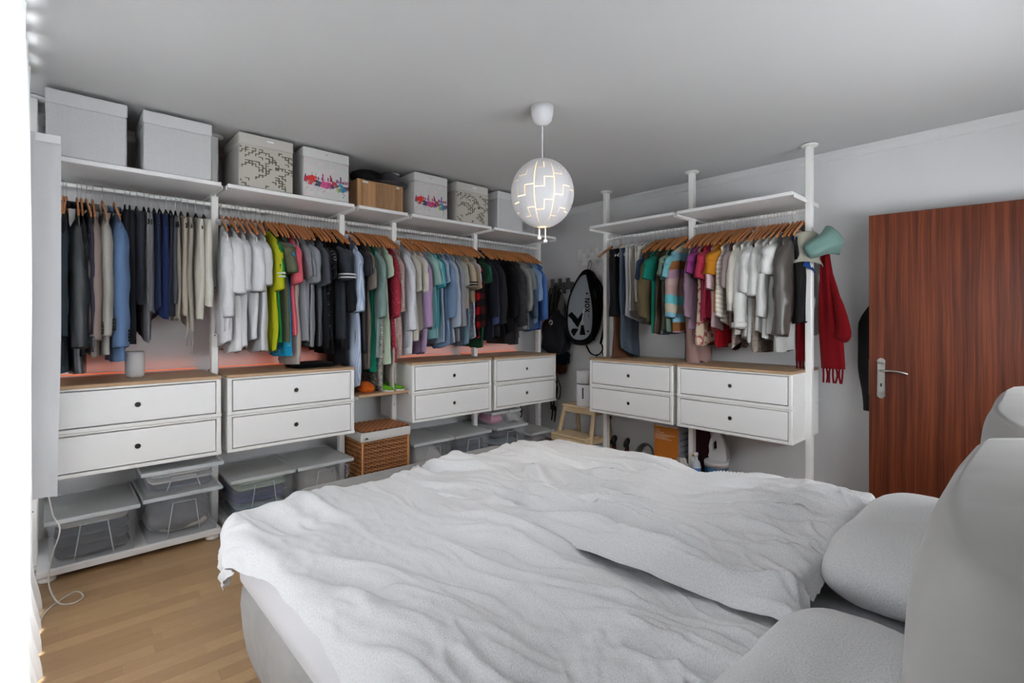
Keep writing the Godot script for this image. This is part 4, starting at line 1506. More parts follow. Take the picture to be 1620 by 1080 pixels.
func blob_bag(called: String, label: String, cat: String, at: Vector3, w: float, h: float, d: float, col: Color, shape_: float, sd: float):
	# soft bag hanging from its top; own axes: x across, y down to -h, +z out of the wall
	var o = thing(called, label, cat, at, -PI / 2)
	var P := PackedVector3Array()
	for i in 24:
		for j in 36:
			var t := i / 23.0
			var a := TAU * j / 36
			var wid := lerpf(0.35, 1.0, sstep(0.0, shape_, t)) * (1.0 - 0.55 * pow(maxf(0.0, (t - 0.8) / 0.2), 2.0))
			var dep := lerpf(0.3, 1.0, sstep(0.0, shape_ + 0.2, t)) * (1.0 - 0.7 * pow(maxf(0.0, (t - 0.8) / 0.2), 2.0))
			var n := noise.get_noise_3d(cos(a) * 70 + sd, t * 140, sin(a) * 50 + sd)
			P.append(Vector3(sign(cos(a)) * pow(absf(cos(a)), 0.7) * w * wid * (1 + n * 0.15), -h * t, d + sign(sin(a)) * pow(absf(sin(a)), 0.7) * d * dep * (1 + n * 0.4) - 0.0))
	part("bag_body", grid(P, 24, 36, true, PackedVector2Array(), true), cloth(col), o)
	return o

func wall_hooks():
	var gm := mat("grey hook plastic", Color(0.36, 0.36, 0.36), 0.6)
	for k in 2:
		var o = thing("hook_rack", ["white stepped wall hook rack above the backpack", "grey stepped wall hook rack in the corner behind the bags"][k], "hook rack", [Vector3(4.028, 1.94, -3.21), Vector3(4.028, 1.66, -3.60)][k], -PI / 2)
		var m: Material = metal_white() if k == 0 else gm
		for i in 6:
			var st := st_new()
			var x := -0.14 + i * 0.056
			add_box(st, Vector3(x, (0.022 if i % 2 == 0 else -0.022), 0.008), Vector3(0.05, 0.12, 0.014), 0.002)
			add_box(st, Vector3(x + 0.01, (0.022 if i % 2 == 0 else -0.022) - 0.035, 0.03), Vector3(0.014, 0.012, 0.034), 0.002)
			add_box(st, Vector3(x + 0.01, (0.022 if i % 2 == 0 else -0.022) - 0.02, 0.046), Vector3(0.014, 0.04, 0.008), 0.002)
			part("hook", done(st), m, o)
	# bags in the corner
	var b1 = blob_bag("jacket", "olive grey jacket hanging from the corner hooks behind the drawstring bag", "jacket", Vector3(4.00, 1.66, -3.62), 0.11, 0.42, 0.05, Color(0.22, 0.22, 0.20), 0.5, 3.0)
	for k in 3:
		part("drape_fold", tube(curve([Vector3(-0.06 + 0.05 * k, -0.02, 0.07), Vector3(-0.075 + 0.055 * k, -0.2, 0.105), Vector3(-0.08 + 0.06 * k, -0.4, 0.11)], 4), 0.016, 8, 0.7), cloth(Color(0.25, 0.25, 0.23)), b1)
	blob_bag("water_bottle_bag", "shiny grey pouch hanging beside the racket backpack", "pouch", Vector3(3.93, 1.56, -3.50), 0.035, 0.30, 0.03, Color(0.42, 0.42, 0.42), 0.4, 8.0)
	var b2 = blob_bag("drawstring_bag", "dark grey drawstring bag with a round red and white badge", "bag", Vector3(3.95, 1.40, -3.56), 0.165, 0.47, 0.075, Color(0.155, 0.165, 0.185), 0.3, 21.0)
	var bd = part("badge", lathe([[0.0, 0.0], [0.028, 0.0], [0.028, 0.003], [0.0, 0.0035]], 24), mat("white badge", Color(0.82, 0.80, 0.78), 0.6), b2, Vector3(0.0, -0.13, 0.148))
	bd.rotation.x = PI / 2
	part("badge_mark", lathe([[0.0, 0.0036], [0.017, 0.0036], [0.017, 0.0046], [0.0, 0.0048]], 16, 1.0, 0.6), mat("red badge", Color(0.55, 0.10, 0.11), 0.6), bd)
	part("strap", tube(curve([Vector3(0.0, 0.02, 0.05), Vector3(-0.02, -0.1, 0.14), Vector3(0.01, -0.22, 0.155)], 5), 0.008, 6, 0.4), dark_metal(), b2)
	blob_bag("navy_pouch", "navy blue bag hanging under the grey drawstring bag", "bag", Vector3(3.97, 0.99, -3.55), 0.14, 0.17, 0.06, Color(0.05, 0.08, 0.13), 0.2, 40.0)
	blob_bag("brown_bag", "small brown leather bag hanging lowest in the corner", "bag", Vector3(3.975, 0.85, -3.57), 0.10, 0.12, 0.05, Color(0.30, 0.17, 0.10), 0.2, 46.0)
	for k in 3:
		var z: float = [-3.60, -3.78, -3.68][k]
		var x: float = [3.90, 3.58, 3.94][k]
		var ty: float = [0.95, 0.497, 0.95][k]
		var o = thing("webbing_strap", ["black webbing strap with buckle hanging right of the fifth post", "thin black strap hanging under the fifth drawer unit", "tangle of dark straps hanging nearest the corner"][k], "strap", Vector3(x, 0, z))
		part("webbing", tube(curve([Vector3(0, ty, 0), Vector3(0.01, ty - 0.03, 0.004), Vector3(-0.012, 0.44, 0.0), Vector3(0.006, 0.34, 0.01), Vector3(0.0, 0.22 + 0.06 * (k % 2), 0.0)], 5), 0.014 if k != 1 else 0.008, 6, 0.25), cloth(Color(0.07, 0.075, 0.085)), o)
		part("buckle", box(Vector3(0, 0.36, 0.008), Vector3(0.034, 0.045, 0.016), 0.004), dark_metal(), o)
		if k != 1:
			part("strap_loop", tube(curve([Vector3(0, 0.72, 0.02), Vector3(0.06, 0.58, 0.03), Vector3(0.05, 0.46, 0.02), Vector3(0.01, 0.5, 0.02), Vector3(0.02, 0.66, 0.02)], 5), 0.007, 6, 0.5), cloth(Color(0.10, 0.12, 0.16)), o)

func backpack():
	# tear-drop racket bag; own axes: x across, y up, +z out of the wall
	var o = thing("racket_backpack", "grey and black racket backpack hanging from the white wall hooks", "backpack", Vector3(3.945, 1.42, -3.20), -PI / 2 + 0.40)
	var grey := cloth(Color(0.52, 0.54, 0.56))
	var black := cloth(Color(0.045, 0.047, 0.05))
	var outline := []
	var N := 56
	for k in N:
		var a := TAU * k / N
		# tall drop: narrow rounded top, fuller belly, squarish bottom
		var y := sin(a)
		var x := cos(a)
		var e := 0.75
		var px: float = sign(x) * pow(absf(x), e) * 0.175
		var py: float = sign(y) * pow(absf(y), e) * 0.375
		px *= 1.0 - 0.48 * pow(maxf(0.0, py / 0.375), 1.6)
		outline.append(Vector2(px + 0.035 * (py / 0.375) - 0.01, py))
	var P := PackedVector3Array()
	var prof := [[0.90, 0.0], [1.0, 0.012], [1.02, 0.05], [1.0, 0.09], [0.96, 0.105], [0.90, 0.112]]
	for p in prof:
		for v in outline:
			P.append(Vector3(v.x * p[0], v.y * (1 - (1 - p[0]) * 0.5), p[1]))
	part("side_shell", grid(P, prof.size(), N, true, PackedVector2Array(), true), black, o)
	P = PackedVector3Array()
	for p in [[0.80, 0.110], [0.79, 0.122], [0.60, 0.135], [0.30, 0.142], [0.02, 0.144]]:
		for v in outline:
			P.append(Vector3(v.x * p[0] - 0.008, v.y * p[0] * 1.07, p[1]))
	part("front_panel", grid(P, 5, N, true, PackedVector2Array(), true), grey, o)
	# black chevron, side curve and lower corner patches lie on the front panel
	var st := st_new()
	add_tube(st, [Vector3(-0.135, -0.06, 0.132), Vector3(-0.05, -0.155, 0.145), Vector3(0.005, -0.06, 0.150)], [0.028, 0.045, 0.014], 6, 0.14, Vector3(0, 1, 0))
	part("chevron", done(st), black, o)
	part("corner_patch", tube([Vector3(-0.115, -0.22, 0.132), Vector3(-0.07, -0.25, 0.137)], [0.02, 0.045], 6, 0.14, Vector3(0, 1, 0)), black, o)
	part("corner_patch", tube([Vector3(-0.005, -0.17, 0.142), Vector3(-0.005, -0.27, 0.137)], [0.012, 0.03], 6, 0.14, Vector3(1, 0, 0)), black, o)
	part("side_band", tube(curve([Vector3(0.045, 0.34, 0.124), Vector3(0.075, 0.22, 0.134), Vector3(0.112, 0.02, 0.136), Vector3(0.115, -0.15, 0.134), Vector3(0.09, -0.32, 0.124)], 5), 0.024, 8, 0.3, Vector3(1, 0, 0)), black, o)
	part("zip", tube(curve([Vector3(0.02, -0.01, 0.150), Vector3(0.005, -0.08, 0.155), Vector3(-0.002, -0.14, 0.157)], 4), 0.004, 6), chrome(), o)
	part("zip_ring", tube(range(13).map(func(q): return Vector3(-0.004 + cos(TAU * q / 12) * 0.013, -0.155 + sin(TAU * q / 12) * 0.015, 0.158)), 0.004, 6), chrome(), o)
	for y in [0.135, -0.235]:
		part("stud", lathe([[0.0, 0.0], [0.010, 0.0], [0.008, 0.005], [0.0, 0.006]], 12), black, o, Vector3(0.042 if y > 0 else 0.052, y, 0.143)).rotation.x = PI / 2
	var f := SystemFont.new()
	f.font_names = PackedStringArray(["Droid Sans"])
	f.font_weight = 700
	var tm := TextMesh.new()
	tm.font = f
	tm.text = "NOX"
	tm.font_size = 32
	tm.pixel_size = 0.0021
	tm.depth = 0.003
	var tx = part("lettering", tm, black, o, Vector3(0.045, 0.02, 0.148))
	tx.rotation.z = -PI / 2
	part("lettering_slash", box(Vector3(0.06, -0.085, 0.146), Vector3(0.004, 0.03, 0.003), 0, Basis(Vector3(0, 0, 1), 0.4)), black, o)
	var tm2 := TextMesh.new()
	part("grab_loop", tube(curve([Vector3(0.02, 0.36, 0.05), Vector3(0.03, 0.43, 0.04), Vector3(0.045, 0.47, 0.03), Vector3(0.055, 0.43, 0.04), Vector3(0.05, 0.35, 0.05)], 5), 0.009, 8, 0.5), cloth(Color(0.45, 0.46, 0.47)), o)
	part("shoulder_strap", tube(curve([Vector3(0.10, 0.30, 0.06), Vector3(0.165, 0.2, 0.05), Vector3(0.19, 0.0, 0.03), Vector3(0.18, -0.2, 0.03), Vector3(0.15, -0.36, 0.04)], 6), 0.028, 8, 0.35, Vector3(0, 0, 1)), black, o)
	part("shoulder_strap", tube(curve([Vector3(0.0, -0.37, 0.03), Vector3(0.05, -0.45, 0.05), Vector3(0.12, -0.47, 0.05), Vector3(0.17, -0.42, 0.04), Vector3(0.16, -0.36, 0.04)], 6), 0.018, 8, 0.35, Vector3(0, 0, 1)), black, o)
	part("strap_end", tube(curve([Vector3(0.12, -0.46, 0.05), Vector3(0.11, -0.53, 0.06), Vector3(0.15, -0.585, 0.06), Vector3(0.185, -0.53, 0.05), Vector3(0.165, -0.42, 0.05)], 5), 0.010, 6, 0.4, Vector3(0, 0, 1)), cloth(Color(0.06, 0.06, 0.065)), o)

func post_hats_and_scarf():
	var P: PackedVector3Array
	var x := 3.722
	var z := -1.115
	# soft hats slung over one hook near the top of the end post; each is a floppy dome hanging brim down, squashed flat
	var cols := [Color(0.46, 0.585, 0.56), Color(0.63, 0.62, 0.57), Color(0.13, 0.27, 0.52), Color(0.45, 0.40, 0.38)]
	var names := ["mint green bucket hat hooked on the end post", "off-white sun hat behind the mint green hat", "royal blue hat between the off-white and taupe hats", "taupe cap hanging furthest from the door on the post"]
	for k in 4:
		var o = thing("bucket_hat", names[k], "hat", Vector3(x - 0.085 + 0.012 * k, 1.80 - 0.02 * k, z + 0.05 - 0.055 * k), 0.0, "hats on the end post")
		o.rotation = Vector3(-0.15 + 0.12 * k, 0.85, 0.35 if k == 0 else 0.1)
		# profile: crown at top, brim flaring at the bottom edge, open below
		P = PackedVector3Array()
		var prof := [[0.0, 0.10], [0.045, 0.098], [0.075, 0.08], [0.085, 0.04], [0.09, -0.03], [0.105, -0.075], [0.135, -0.115], [0.138, -0.118], [0.132, -0.112], [0.10, -0.07], [0.082, -0.03], [0.078, 0.035], [0.065, 0.07], [0.0, 0.085]]
		for i in prof.size():
			for j in 40:
				var a := TAU * j / 40
				var wob: float = 1.0 + 0.16 * sin(a * 2 + k) * sstep(0.05, -0.11, prof[i][1]) + 0.05 * sin(a * 5 + k * 2)
				P.append(Vector3(cos(a) * prof[i][0] * wob * (0.82 if k == 0 else 0.36), prof[i][1] + 0.02 * sin(a * 2 + 1.0) * sstep(0.0, -0.1, prof[i][1]), sin(a) * prof[i][0] * wob))
		part("felt" if k == 0 else "brimmed_crown", grid(P, prof.size(), 40, true), cloth(cols[k]), o)
		if k == 0:
			var yy := Vector3(-0.42, -0.5, -0.95).normalized()
			var zz := yy.cross(Vector3.UP).normalized()
			o.basis = Basis(yy.cross(zz), yy, zz).scaled(Vector3.ONE * 0.84)
			o.position += Vector3(-0.01, -0.03, 0.02)
	# knitted scarf hanging behind the post
	var sc = thing("scarf", "long red knitted scarf with tassels hanging at the end post", "scarf", Vector3(x + 0.02, 0, z))
	var red := cloth(Color(0.42, 0.045, 0.07))
	for s in 2:
		P = PackedVector3Array()
		for i in 30:
			var t := i / 29.0
			for j in 24:
				var a := TAU * j / 24
				var wz := lerpf(0.025, 0.07 if s == 1 else 0.05, sstep(0.0, 0.7, t))
				var sw := sin(a) * 0.016 + 0.018 * noise.get_noise_2d(cos(a) * 60 + s * 40, t * 50)
				var zc := (0.07 + 0.05 * t if s == 1 else -0.045 - 0.01 * t)
				P.append(Vector3(sw, lerpf(1.80, 1.02 if s == 0 else 0.98, t), zc + cos(a) * wz))
		var strand = part("scarf_tail", grid(P, 30, 24, true, PackedVector2Array(), true), red, sc)
		for k in 7:
			var zc: float = (0.12 if s == 1 else -0.055) + lerp(-1.0, 1.0, k / 6.0) * (0.055 if s == 1 else 0.04)
			var y0 := 1.025 if s == 0 else 0.985
			part("tassel", tube(curve([Vector3(0, y0, zc), Vector3(0.004, y0 - 0.05, zc + 0.006 * sin(k * 2.0)), Vector3(0.0, y0 - 0.10, zc + 0.01 * sin(k * 3.0))], 3), 0.006, 6), red, strand)
	part("scarf_fold", tube(curve([Vector3(0.0, 1.6, 0.10), Vector3(-0.03, 1.4, 0.16), Vector3(-0.02, 1.22, 0.185), Vector3(0.0, 1.17, 0.15)], 5), [0.02, 0.02, 0.02, 0.02, 0.02, 0.026, 0.03, 0.034, 0.036, 0.04, 0.044, 0.046, 0.046, 0.044, 0.038, 0.02], 10, 0.45, Vector3(0, 0, 1)), red, sc)

func misc():
	var sp = thing("smart_speaker", "small white cylindrical speaker on the leftmost oak top under the blazers", "speaker", Vector3(0.345, 0.966, -3.62))
	part("shell", lathe([[0.0, 0.0], [0.036, 0.0], [0.045, 0.012], [0.047, 0.05], [0.047, 0.14], [0.044, 0.15], [0.0, 0.152]], 32), mat("white speaker fabric", Color(0.83, 0.82, 0.82), 0.7), sp)
	var fc = thing("folded_clothes", "flat black folded clothes lying on the second oak top", "clothes", Vector3(1.34, 0.966, -3.60))
	part("folded_layer", slab(0, 0, 0.14, 0.13, 0.05, [[0.01, 0.001], [0.0, 0.008], [0.002, 0.022], [0.02, 0.03], [0.06, 0.032]]), cloth(Color(0.045, 0.045, 0.05)), fc)
	for k in 2:
		var sh = thing("shoe", ["lime green shoe on the small oak shelf, farther of the pair", "lime green shoe on the small oak shelf, nearer the fourth drawer unit"][k], "shoe", Vector3(1.86 + 0.09 * k, 0.76, -3.44), 0.1, "lime green shoes on the small shelf")
		var P := PackedVector3Array()
		for i in 14:
			var t := i / 13.0
			var hh := 0.035 + 0.04 * sstep(0.35, 0.9, t)
			var ww := 0.036 * pow(sin(clampf(t, 0.04, 0.96) * PI), 0.35)
			for j in 18:
				var a := TAU * j / 18
				P.append(Vector3(cos(a) * ww, maxf(0.001, hh * 0.5 + sin(a) * hh * 0.5), 0.06 - t * 0.22))
		part("upper", grid(P, 14, 18, true, PackedVector2Array(), true), cloth(Color(0.38, 0.66, 0.12)), sh)
		part("sole", slab(0, -0.05, 0.037, 0.112, 0.035, [[0.0, 0.0], [0.0, 0.01], [0.006, 0.012]]), mat("white sole", Color(0.8, 0.8, 0.78), 0.6), sh)
	heap(Vector3(1.70, 0.758, -3.47), 0.05, 0.09, ["crumpled orange cloth bag on the small oak shelf", ["#c2581a"], 0.0, 0.075, 0.5, "cloth_bag"])
	# coat on a wall hook behind the door leaf
	var ct = thing("coat", "dark grey coat on the wall behind the open door edge", "coat", Vector3(3.965, 0, -0.705), -PI / 2)
	var P := PackedVector3Array()
	for i in 20:
		var t := i / 19.0
		for j in 28:
			var a := TAU * j / 28
			var w := lerpf(0.06, 0.205, sstep(0.0, 0.35, t)) - 0.03 * sstep(0.6, 1.0, t)
			P.append(Vector3(cos(a) * w + 0.006 * noise.get_noise_2d(t * 90, cos(a) * 50), lerpf(1.55, 0.70, t) , sin(a) * 0.045 + 0.01 * noise.get_noise_2d(cos(a) * 120, t * 40)))
	part("coat_body", grid(P, 20, 28, true, PackedVector2Array(), true), cloth(Color(0.17, 0.175, 0.18)), ct)
	part("coat_loop", tube([Vector3(0, 1.54, 0), Vector3(0, 1.62, -0.02)], 0.004, 6), dark_metal(), ct)
	var hk = thing("coat_hook", "small steel hook holding the grey coat behind the door", "hook", Vector3(4.03, 1.62, -0.705), -PI / 2)
	part("hook", tube(curve([Vector3(0, 0.02, 0.0), Vector3(0, 0.0, 0.03), Vector3(0, -0.01, 0.05), Vector3(0, 0.015, 0.06)], 4), 0.005, 8), chrome(), hk)
	# warm led strips behind the oak tops
	var xs := [XA + 0.4, XA + PITCH + 0.4, XA + 2 * PITCH + 0.433 + 0.4, XA + 3 * PITCH + 0.433 + 0.4]
	var ln := ["first", "second", "third wide", "fourth wide"]
	for k in 4:
		var led = thing("led_strip", "orange glowing light strip at the wall behind the %s oak top" % ln[k], "light strip", Vector3(xs[k], 0.975, -3.905))
		part("led_lamp", box(Vector3.ZERO, Vector3(0.74, 0.006, 0.008), 0.001), mat("orange led", Color(1, 0.6, 0.4), 0.5, {"emission_enabled": true, "emission": Color(1.0, 0.42, 0.20), "emission_energy_multiplier": 0.7}), led)
		var al := AreaLight3D.new()
		al.name = "led_light"
		al.area_size = Vector2(0.72, 0.012)
		al.light_color = Color(1.0, 0.42, 0.20)
		al.light_energy = LED_LIGHT
		al.area_range = 3.0
		al.shadow_enabled = true
		led.add_child(al)
		al.position = Vector3(0, 0.008, 0.004)
		al.rotation = Vector3(PI / 2 , 0, 0)

func wardrobe():
	var step := [0.0, PITCH, 2 * PITCH, 2 * PITCH + 0.433, 3 * PITCH + 0.433]
	var wd := [0.80, 0.80, 0.40, 0.80, 0.80]
	var px := [XA - 0.0165]
	for i in 5:
		px.append(XA + step[i] + wd[i] + 0.0165)
	var pn := ["white post at the curtain end of the wardrobe", "white post between the first and second drawer units", "white post between the second drawer unit and the short shelf", "white post between the short shelf and the fourth section", "white post between the last two sections of the back wall", "white post at the corner end of the back wall"]
	for i in 6:
		post(px[i], -3.628, 0, pn[i])
	var sn := ["leftmost high white shelf carrying two plain boxes", "high white shelf carrying the maze box and a skyline box", "short high white shelf carrying the bamboo box", "high white shelf with a skyline box and a maze box", "high white shelf nearest the corner with one plain box"]
	var rn := ["leftmost clothes rail with blazers and trousers", "second clothes rail beginning with white shirts", "short clothes rail above the wicker basket", "fourth clothes rail ending in the plaid shirt", "fifth clothes rail nearest the room corner"]
	for i in 5:
		var c: float = XA + step[i] + wd[i] / 2
		shelf(c, -DF, wd[i] + 0.008, 0, 2.116, sn[i], white_board())
		rail(c, -3.628, wd[i] + 0.01, 0, rn[i])
	var dn := {0: "leftmost white drawer unit beside the curtain", 1: "white drawer unit left of the wicker basket", 3: "white drawer unit right of the wicker basket", 4: "white drawer unit nearest the corner on the back wall"}
	for i in dn:
		drawer_unit(XA + step[i] + 0.4, -DF, 0, dn[i])
	shelf(XA + step[2] + 0.2 + 0.004, -DF - 0.004, 0.415, 0, 0.76, "small oak shelf between the drawer units above the basket", oak(), "oak_shelf", 0.5, 0.02)
	var bn := ["white base shelf under the leftmost storage tubs", "white base shelf under the second pair of storage tubs", "", "white base shelf behind the bed under the fourth section", "white base shelf nearest the corner under clear tubs"]
	for i in [0, 1, 3, 4]:
		base_shelf(XA + step[i] + 0.4, -DF, bn[i])
	# right wall
	for i in 3:
		post(3.722, -(DB + 0.0165 - i * PITCH), PI / 2, ["white post nearest the backpack on the right wall", "middle white post on the right wall", "white end post with hats on the right wall"][i])
	for i in 2:
		var d: float = DB - 0.4 - i * PITCH
		shelf(XF, -d, 0.808, -PI / 2, 2.116, ["empty white shelf nearer the lamp on the right wall", "empty white shelf nearer the door on the right wall"][i], white_board())
		rail(3.722, -d, 0.81, -PI / 2, ["clothes rail with trousers and cardigan on the right wall", "clothes rail with white blouses nearest the door"][i])
		drawer_unit(XF, -d, -PI / 2, ["white drawer unit above the orange carton on the right wall", "white drawer unit nearest the wooden door"][i])
	# boxes on the shelves
	bin_box(-0.035, 0.29, "plain", "plain white storage box nearest the curtain")
	bin_box(0.356, 0.687, "plain", "plain white storage box second from the curtain")
	bin_box(0.826, 1.15, "maze", "beige box with dark stepped cut-outs and name tag above the white shirts")
	bin_box(1.211, 1.53, "skyline", "white box with rainbow skyline print left of the bamboo box")
	bamboo_box()
	bin_box(2.056, 2.368, "skyline", "white box with rainbow skyline print right of the bamboo box")
	bin_box(2.455, 2.80, "maze", "beige box with dark stepped cut-outs beside the pendant lamp")
	bin_box(2.91, 3.22, "plain", "plain white storage box behind the pendant lamp")
	# tubs
	var b := 0.0635
	tub(-0.04, 0.344, b, 0.245, DF - 0.02, 0.5, "large clear tub of dark clothes nearest the curtain", [["folded dark and white clothes in the leftmost tub", ["#4a4b52", "#44464d", "#3f4149", "#aaa59f"], 0.0, 0.20, 0.25, "folded_clothes", 4]])
	tub(0.352, 0.737, b, 0.258, DF - 0.02, 0.5, "large clear tub of grey crumpled clothes under a shallow tub", [["crumpled grey clothes in the second tub", ["#6c6b6e"], 0.0, 0.17, 0.6, "crumpled_clothes"], ["crumpled white clothes at the front of the second tub", ["#c4c2bd"], 0.0, 0.10, 0.7, "crumpled_clothes"]])
	tub(0.345, 0.742, b + 0.26, 0.142, DF - 0.02, 0.48, "shallow clear tub stacked under the leftmost drawers", [["folded white linen in the shallow tub", ["#585c66", "#b9b7b4", "#c6c4c0"], 0.0, 0.105, 0.2, "folded_linen", 3]])
	tub(0.778, 1.162, b, 0.268, DF - 0.02, 0.5, "clear tub of blue and green folded clothes", [["folded blue and green clothes in the third tub", ["#6f8090", "#7f93a0", "#3f4d80", "#35406a", "#9aa898", "#a9b5a4"], 0.0, 0.235, 0.25, "folded_clothes", 6]])
	tub(1.168, 1.553, b, 0.268, DF - 0.02, 0.5, "clear tub of light shoes and cloths left of the basket", [["crumpled pale cloths in the tub left of the basket", ["#a19d9b"], 0.0, 0.19, 0.6, "crumpled_clothes"]])
	tub(2.04, 2.42, b, 0.276, DF - 0.02, 0.5, "clear tub of white clothes right of the basket", [["white clothes in the tub right of the basket", ["#b3b0ae"], 0.0, 0.19, 0.5, "crumpled_clothes"]])
	tub(2.43, 2.82, b, 0.276, DF - 0.02, 0.5, "clear tub of dark blue clothes behind the bed", [["dark blue clothes in the tub behind the bed", ["#8b9a90", "#3c4254", "#343a4a"], 0.0, 0.21, 0.3, "folded_clothes", 3]])
	tub(2.88, 3.258, b, 0.276, DF - 0.02, 0.5, "clear tub carrying two small tubs near the corner", [["mixed clothes in the tub near the corner", ["#5a6460", "#6d7780", "#4b5058"], 0.0, 0.21, 0.3, "folded_clothes", 3]])
	tub(3.30, 3.62, b, 0.165, DF - 0.02, 0.45, "low clear tub nearest the room corner", [["pale folded cloth in the low corner tub", ["#8b8886"], 0.0, 0.12, 0.3, "folded_cloth"]], false)
	tub(2.86, 3.06, b + 0.278, 0.13, DF + 0.03, 0.28, "small clear tub with pink cloth on top of a larger tub", [["pink cloth in the small tub", ["#c07c96"], 0.0, 0.10, 0.6, "pink_cloth"]], false)
	tub(3.07, 3.22, b + 0.278, 0.13, DF + 0.03, 0.28, "small clear tub with white cloth beside the pink one", [["white cloth in the small tub", ["#b5b7b2"], 0.0, 0.09, 0.6, "white_cloth"]], false)

const LAMP_GLOW := 1.7
const LAMP_LIGHT := 0.28
const LED_LIGHT := 0.011
const SKY_ENERGY := 16.4

func _ready():
	# camera
	var cam := Camera3D.new()
	cam.name = "camera"
	add_child(cam)
	cam.position = Vector3(0, EYE, 0)
	cam.rotation = Vector3(0, -YAW, 0)
	cam.near = 0.02
	cam.far = 40.0
	cam.projection = Camera3D.PROJECTION_FRUSTUM
	cam.size = cam.near * 1080.0 / F_PX
	cam.frustum_offset = Vector2(0, -cam.near * 34.7 / F_PX)
	# daylight and exposure
	var we := WorldEnvironment.new()
	we.name = "environment"
	var env := Environment.new()
	env.background_mode = Environment.BG_COLOR
	env.background_color = Color(0.97, 0.985, 1.0)
	env.background_energy_multiplier = SKY_ENERGY
	env.ambient_light_source = Environment.AMBIENT_SOURCE_DISABLED
	env.tonemap_mode = Environment.TONE_MAPPER_LINEAR
	env.tonemap_exposure = 1.0
	env.sdfgi_enabled = true
	env.ssao_enabled = true
	env.ssil_enabled = true
	we.environment = env
	add_child(we)
	var day := AreaLight3D.new()
	day.name = "window_daylight"
	day.area_size = Vector2(3.2, 2.2)
	day.light_color = Color(0.97, 0.985, 1.0)
	day.light_energy = 0.0
	noise.seed = 7
	noise.frequency = 0.02
	noise.noise_type = FastNoiseLite.TYPE_SIMPLEX_SMOOTH
	noise.fractal_octaves = 2
	rng.seed = 1
	cloth_tex = noise_tex(2, 0.12, 256, [Color(0.86, 0.86, 0.86), Color(1, 1, 1), Color(0.93, 0.93, 0.93)], 3)
	weave_nrm = noise_tex(3, 0.2, 256, [], 2, FastNoiseLite.TYPE_SIMPLEX, true, 3.0)
	day.free()
	room()
	door()
	wardrobe()
	bed()
	curtains()
	lamp()
	rng.seed = 77
	clothes()
	empty_hangers()
	basket()
	stool()
	orange_box()
	iron_group()
	wall_hooks()
	backpack()
	post_hats_and_scarf()
	misc()

func empty_hangers():
	for k in 5:
		hanger(5, 2.70 - k * 0.045, "white", "empty white clip hanger, %s from the backpack on the rail" % ["first", "second", "third", "fourth", "fifth"][k], "empty white hangers nearest the backpack", 0.25)
	hanger(5, 2.735, "bigwood", "dark brown empty hanger at the far end of the right wall rail", "", 0.1)

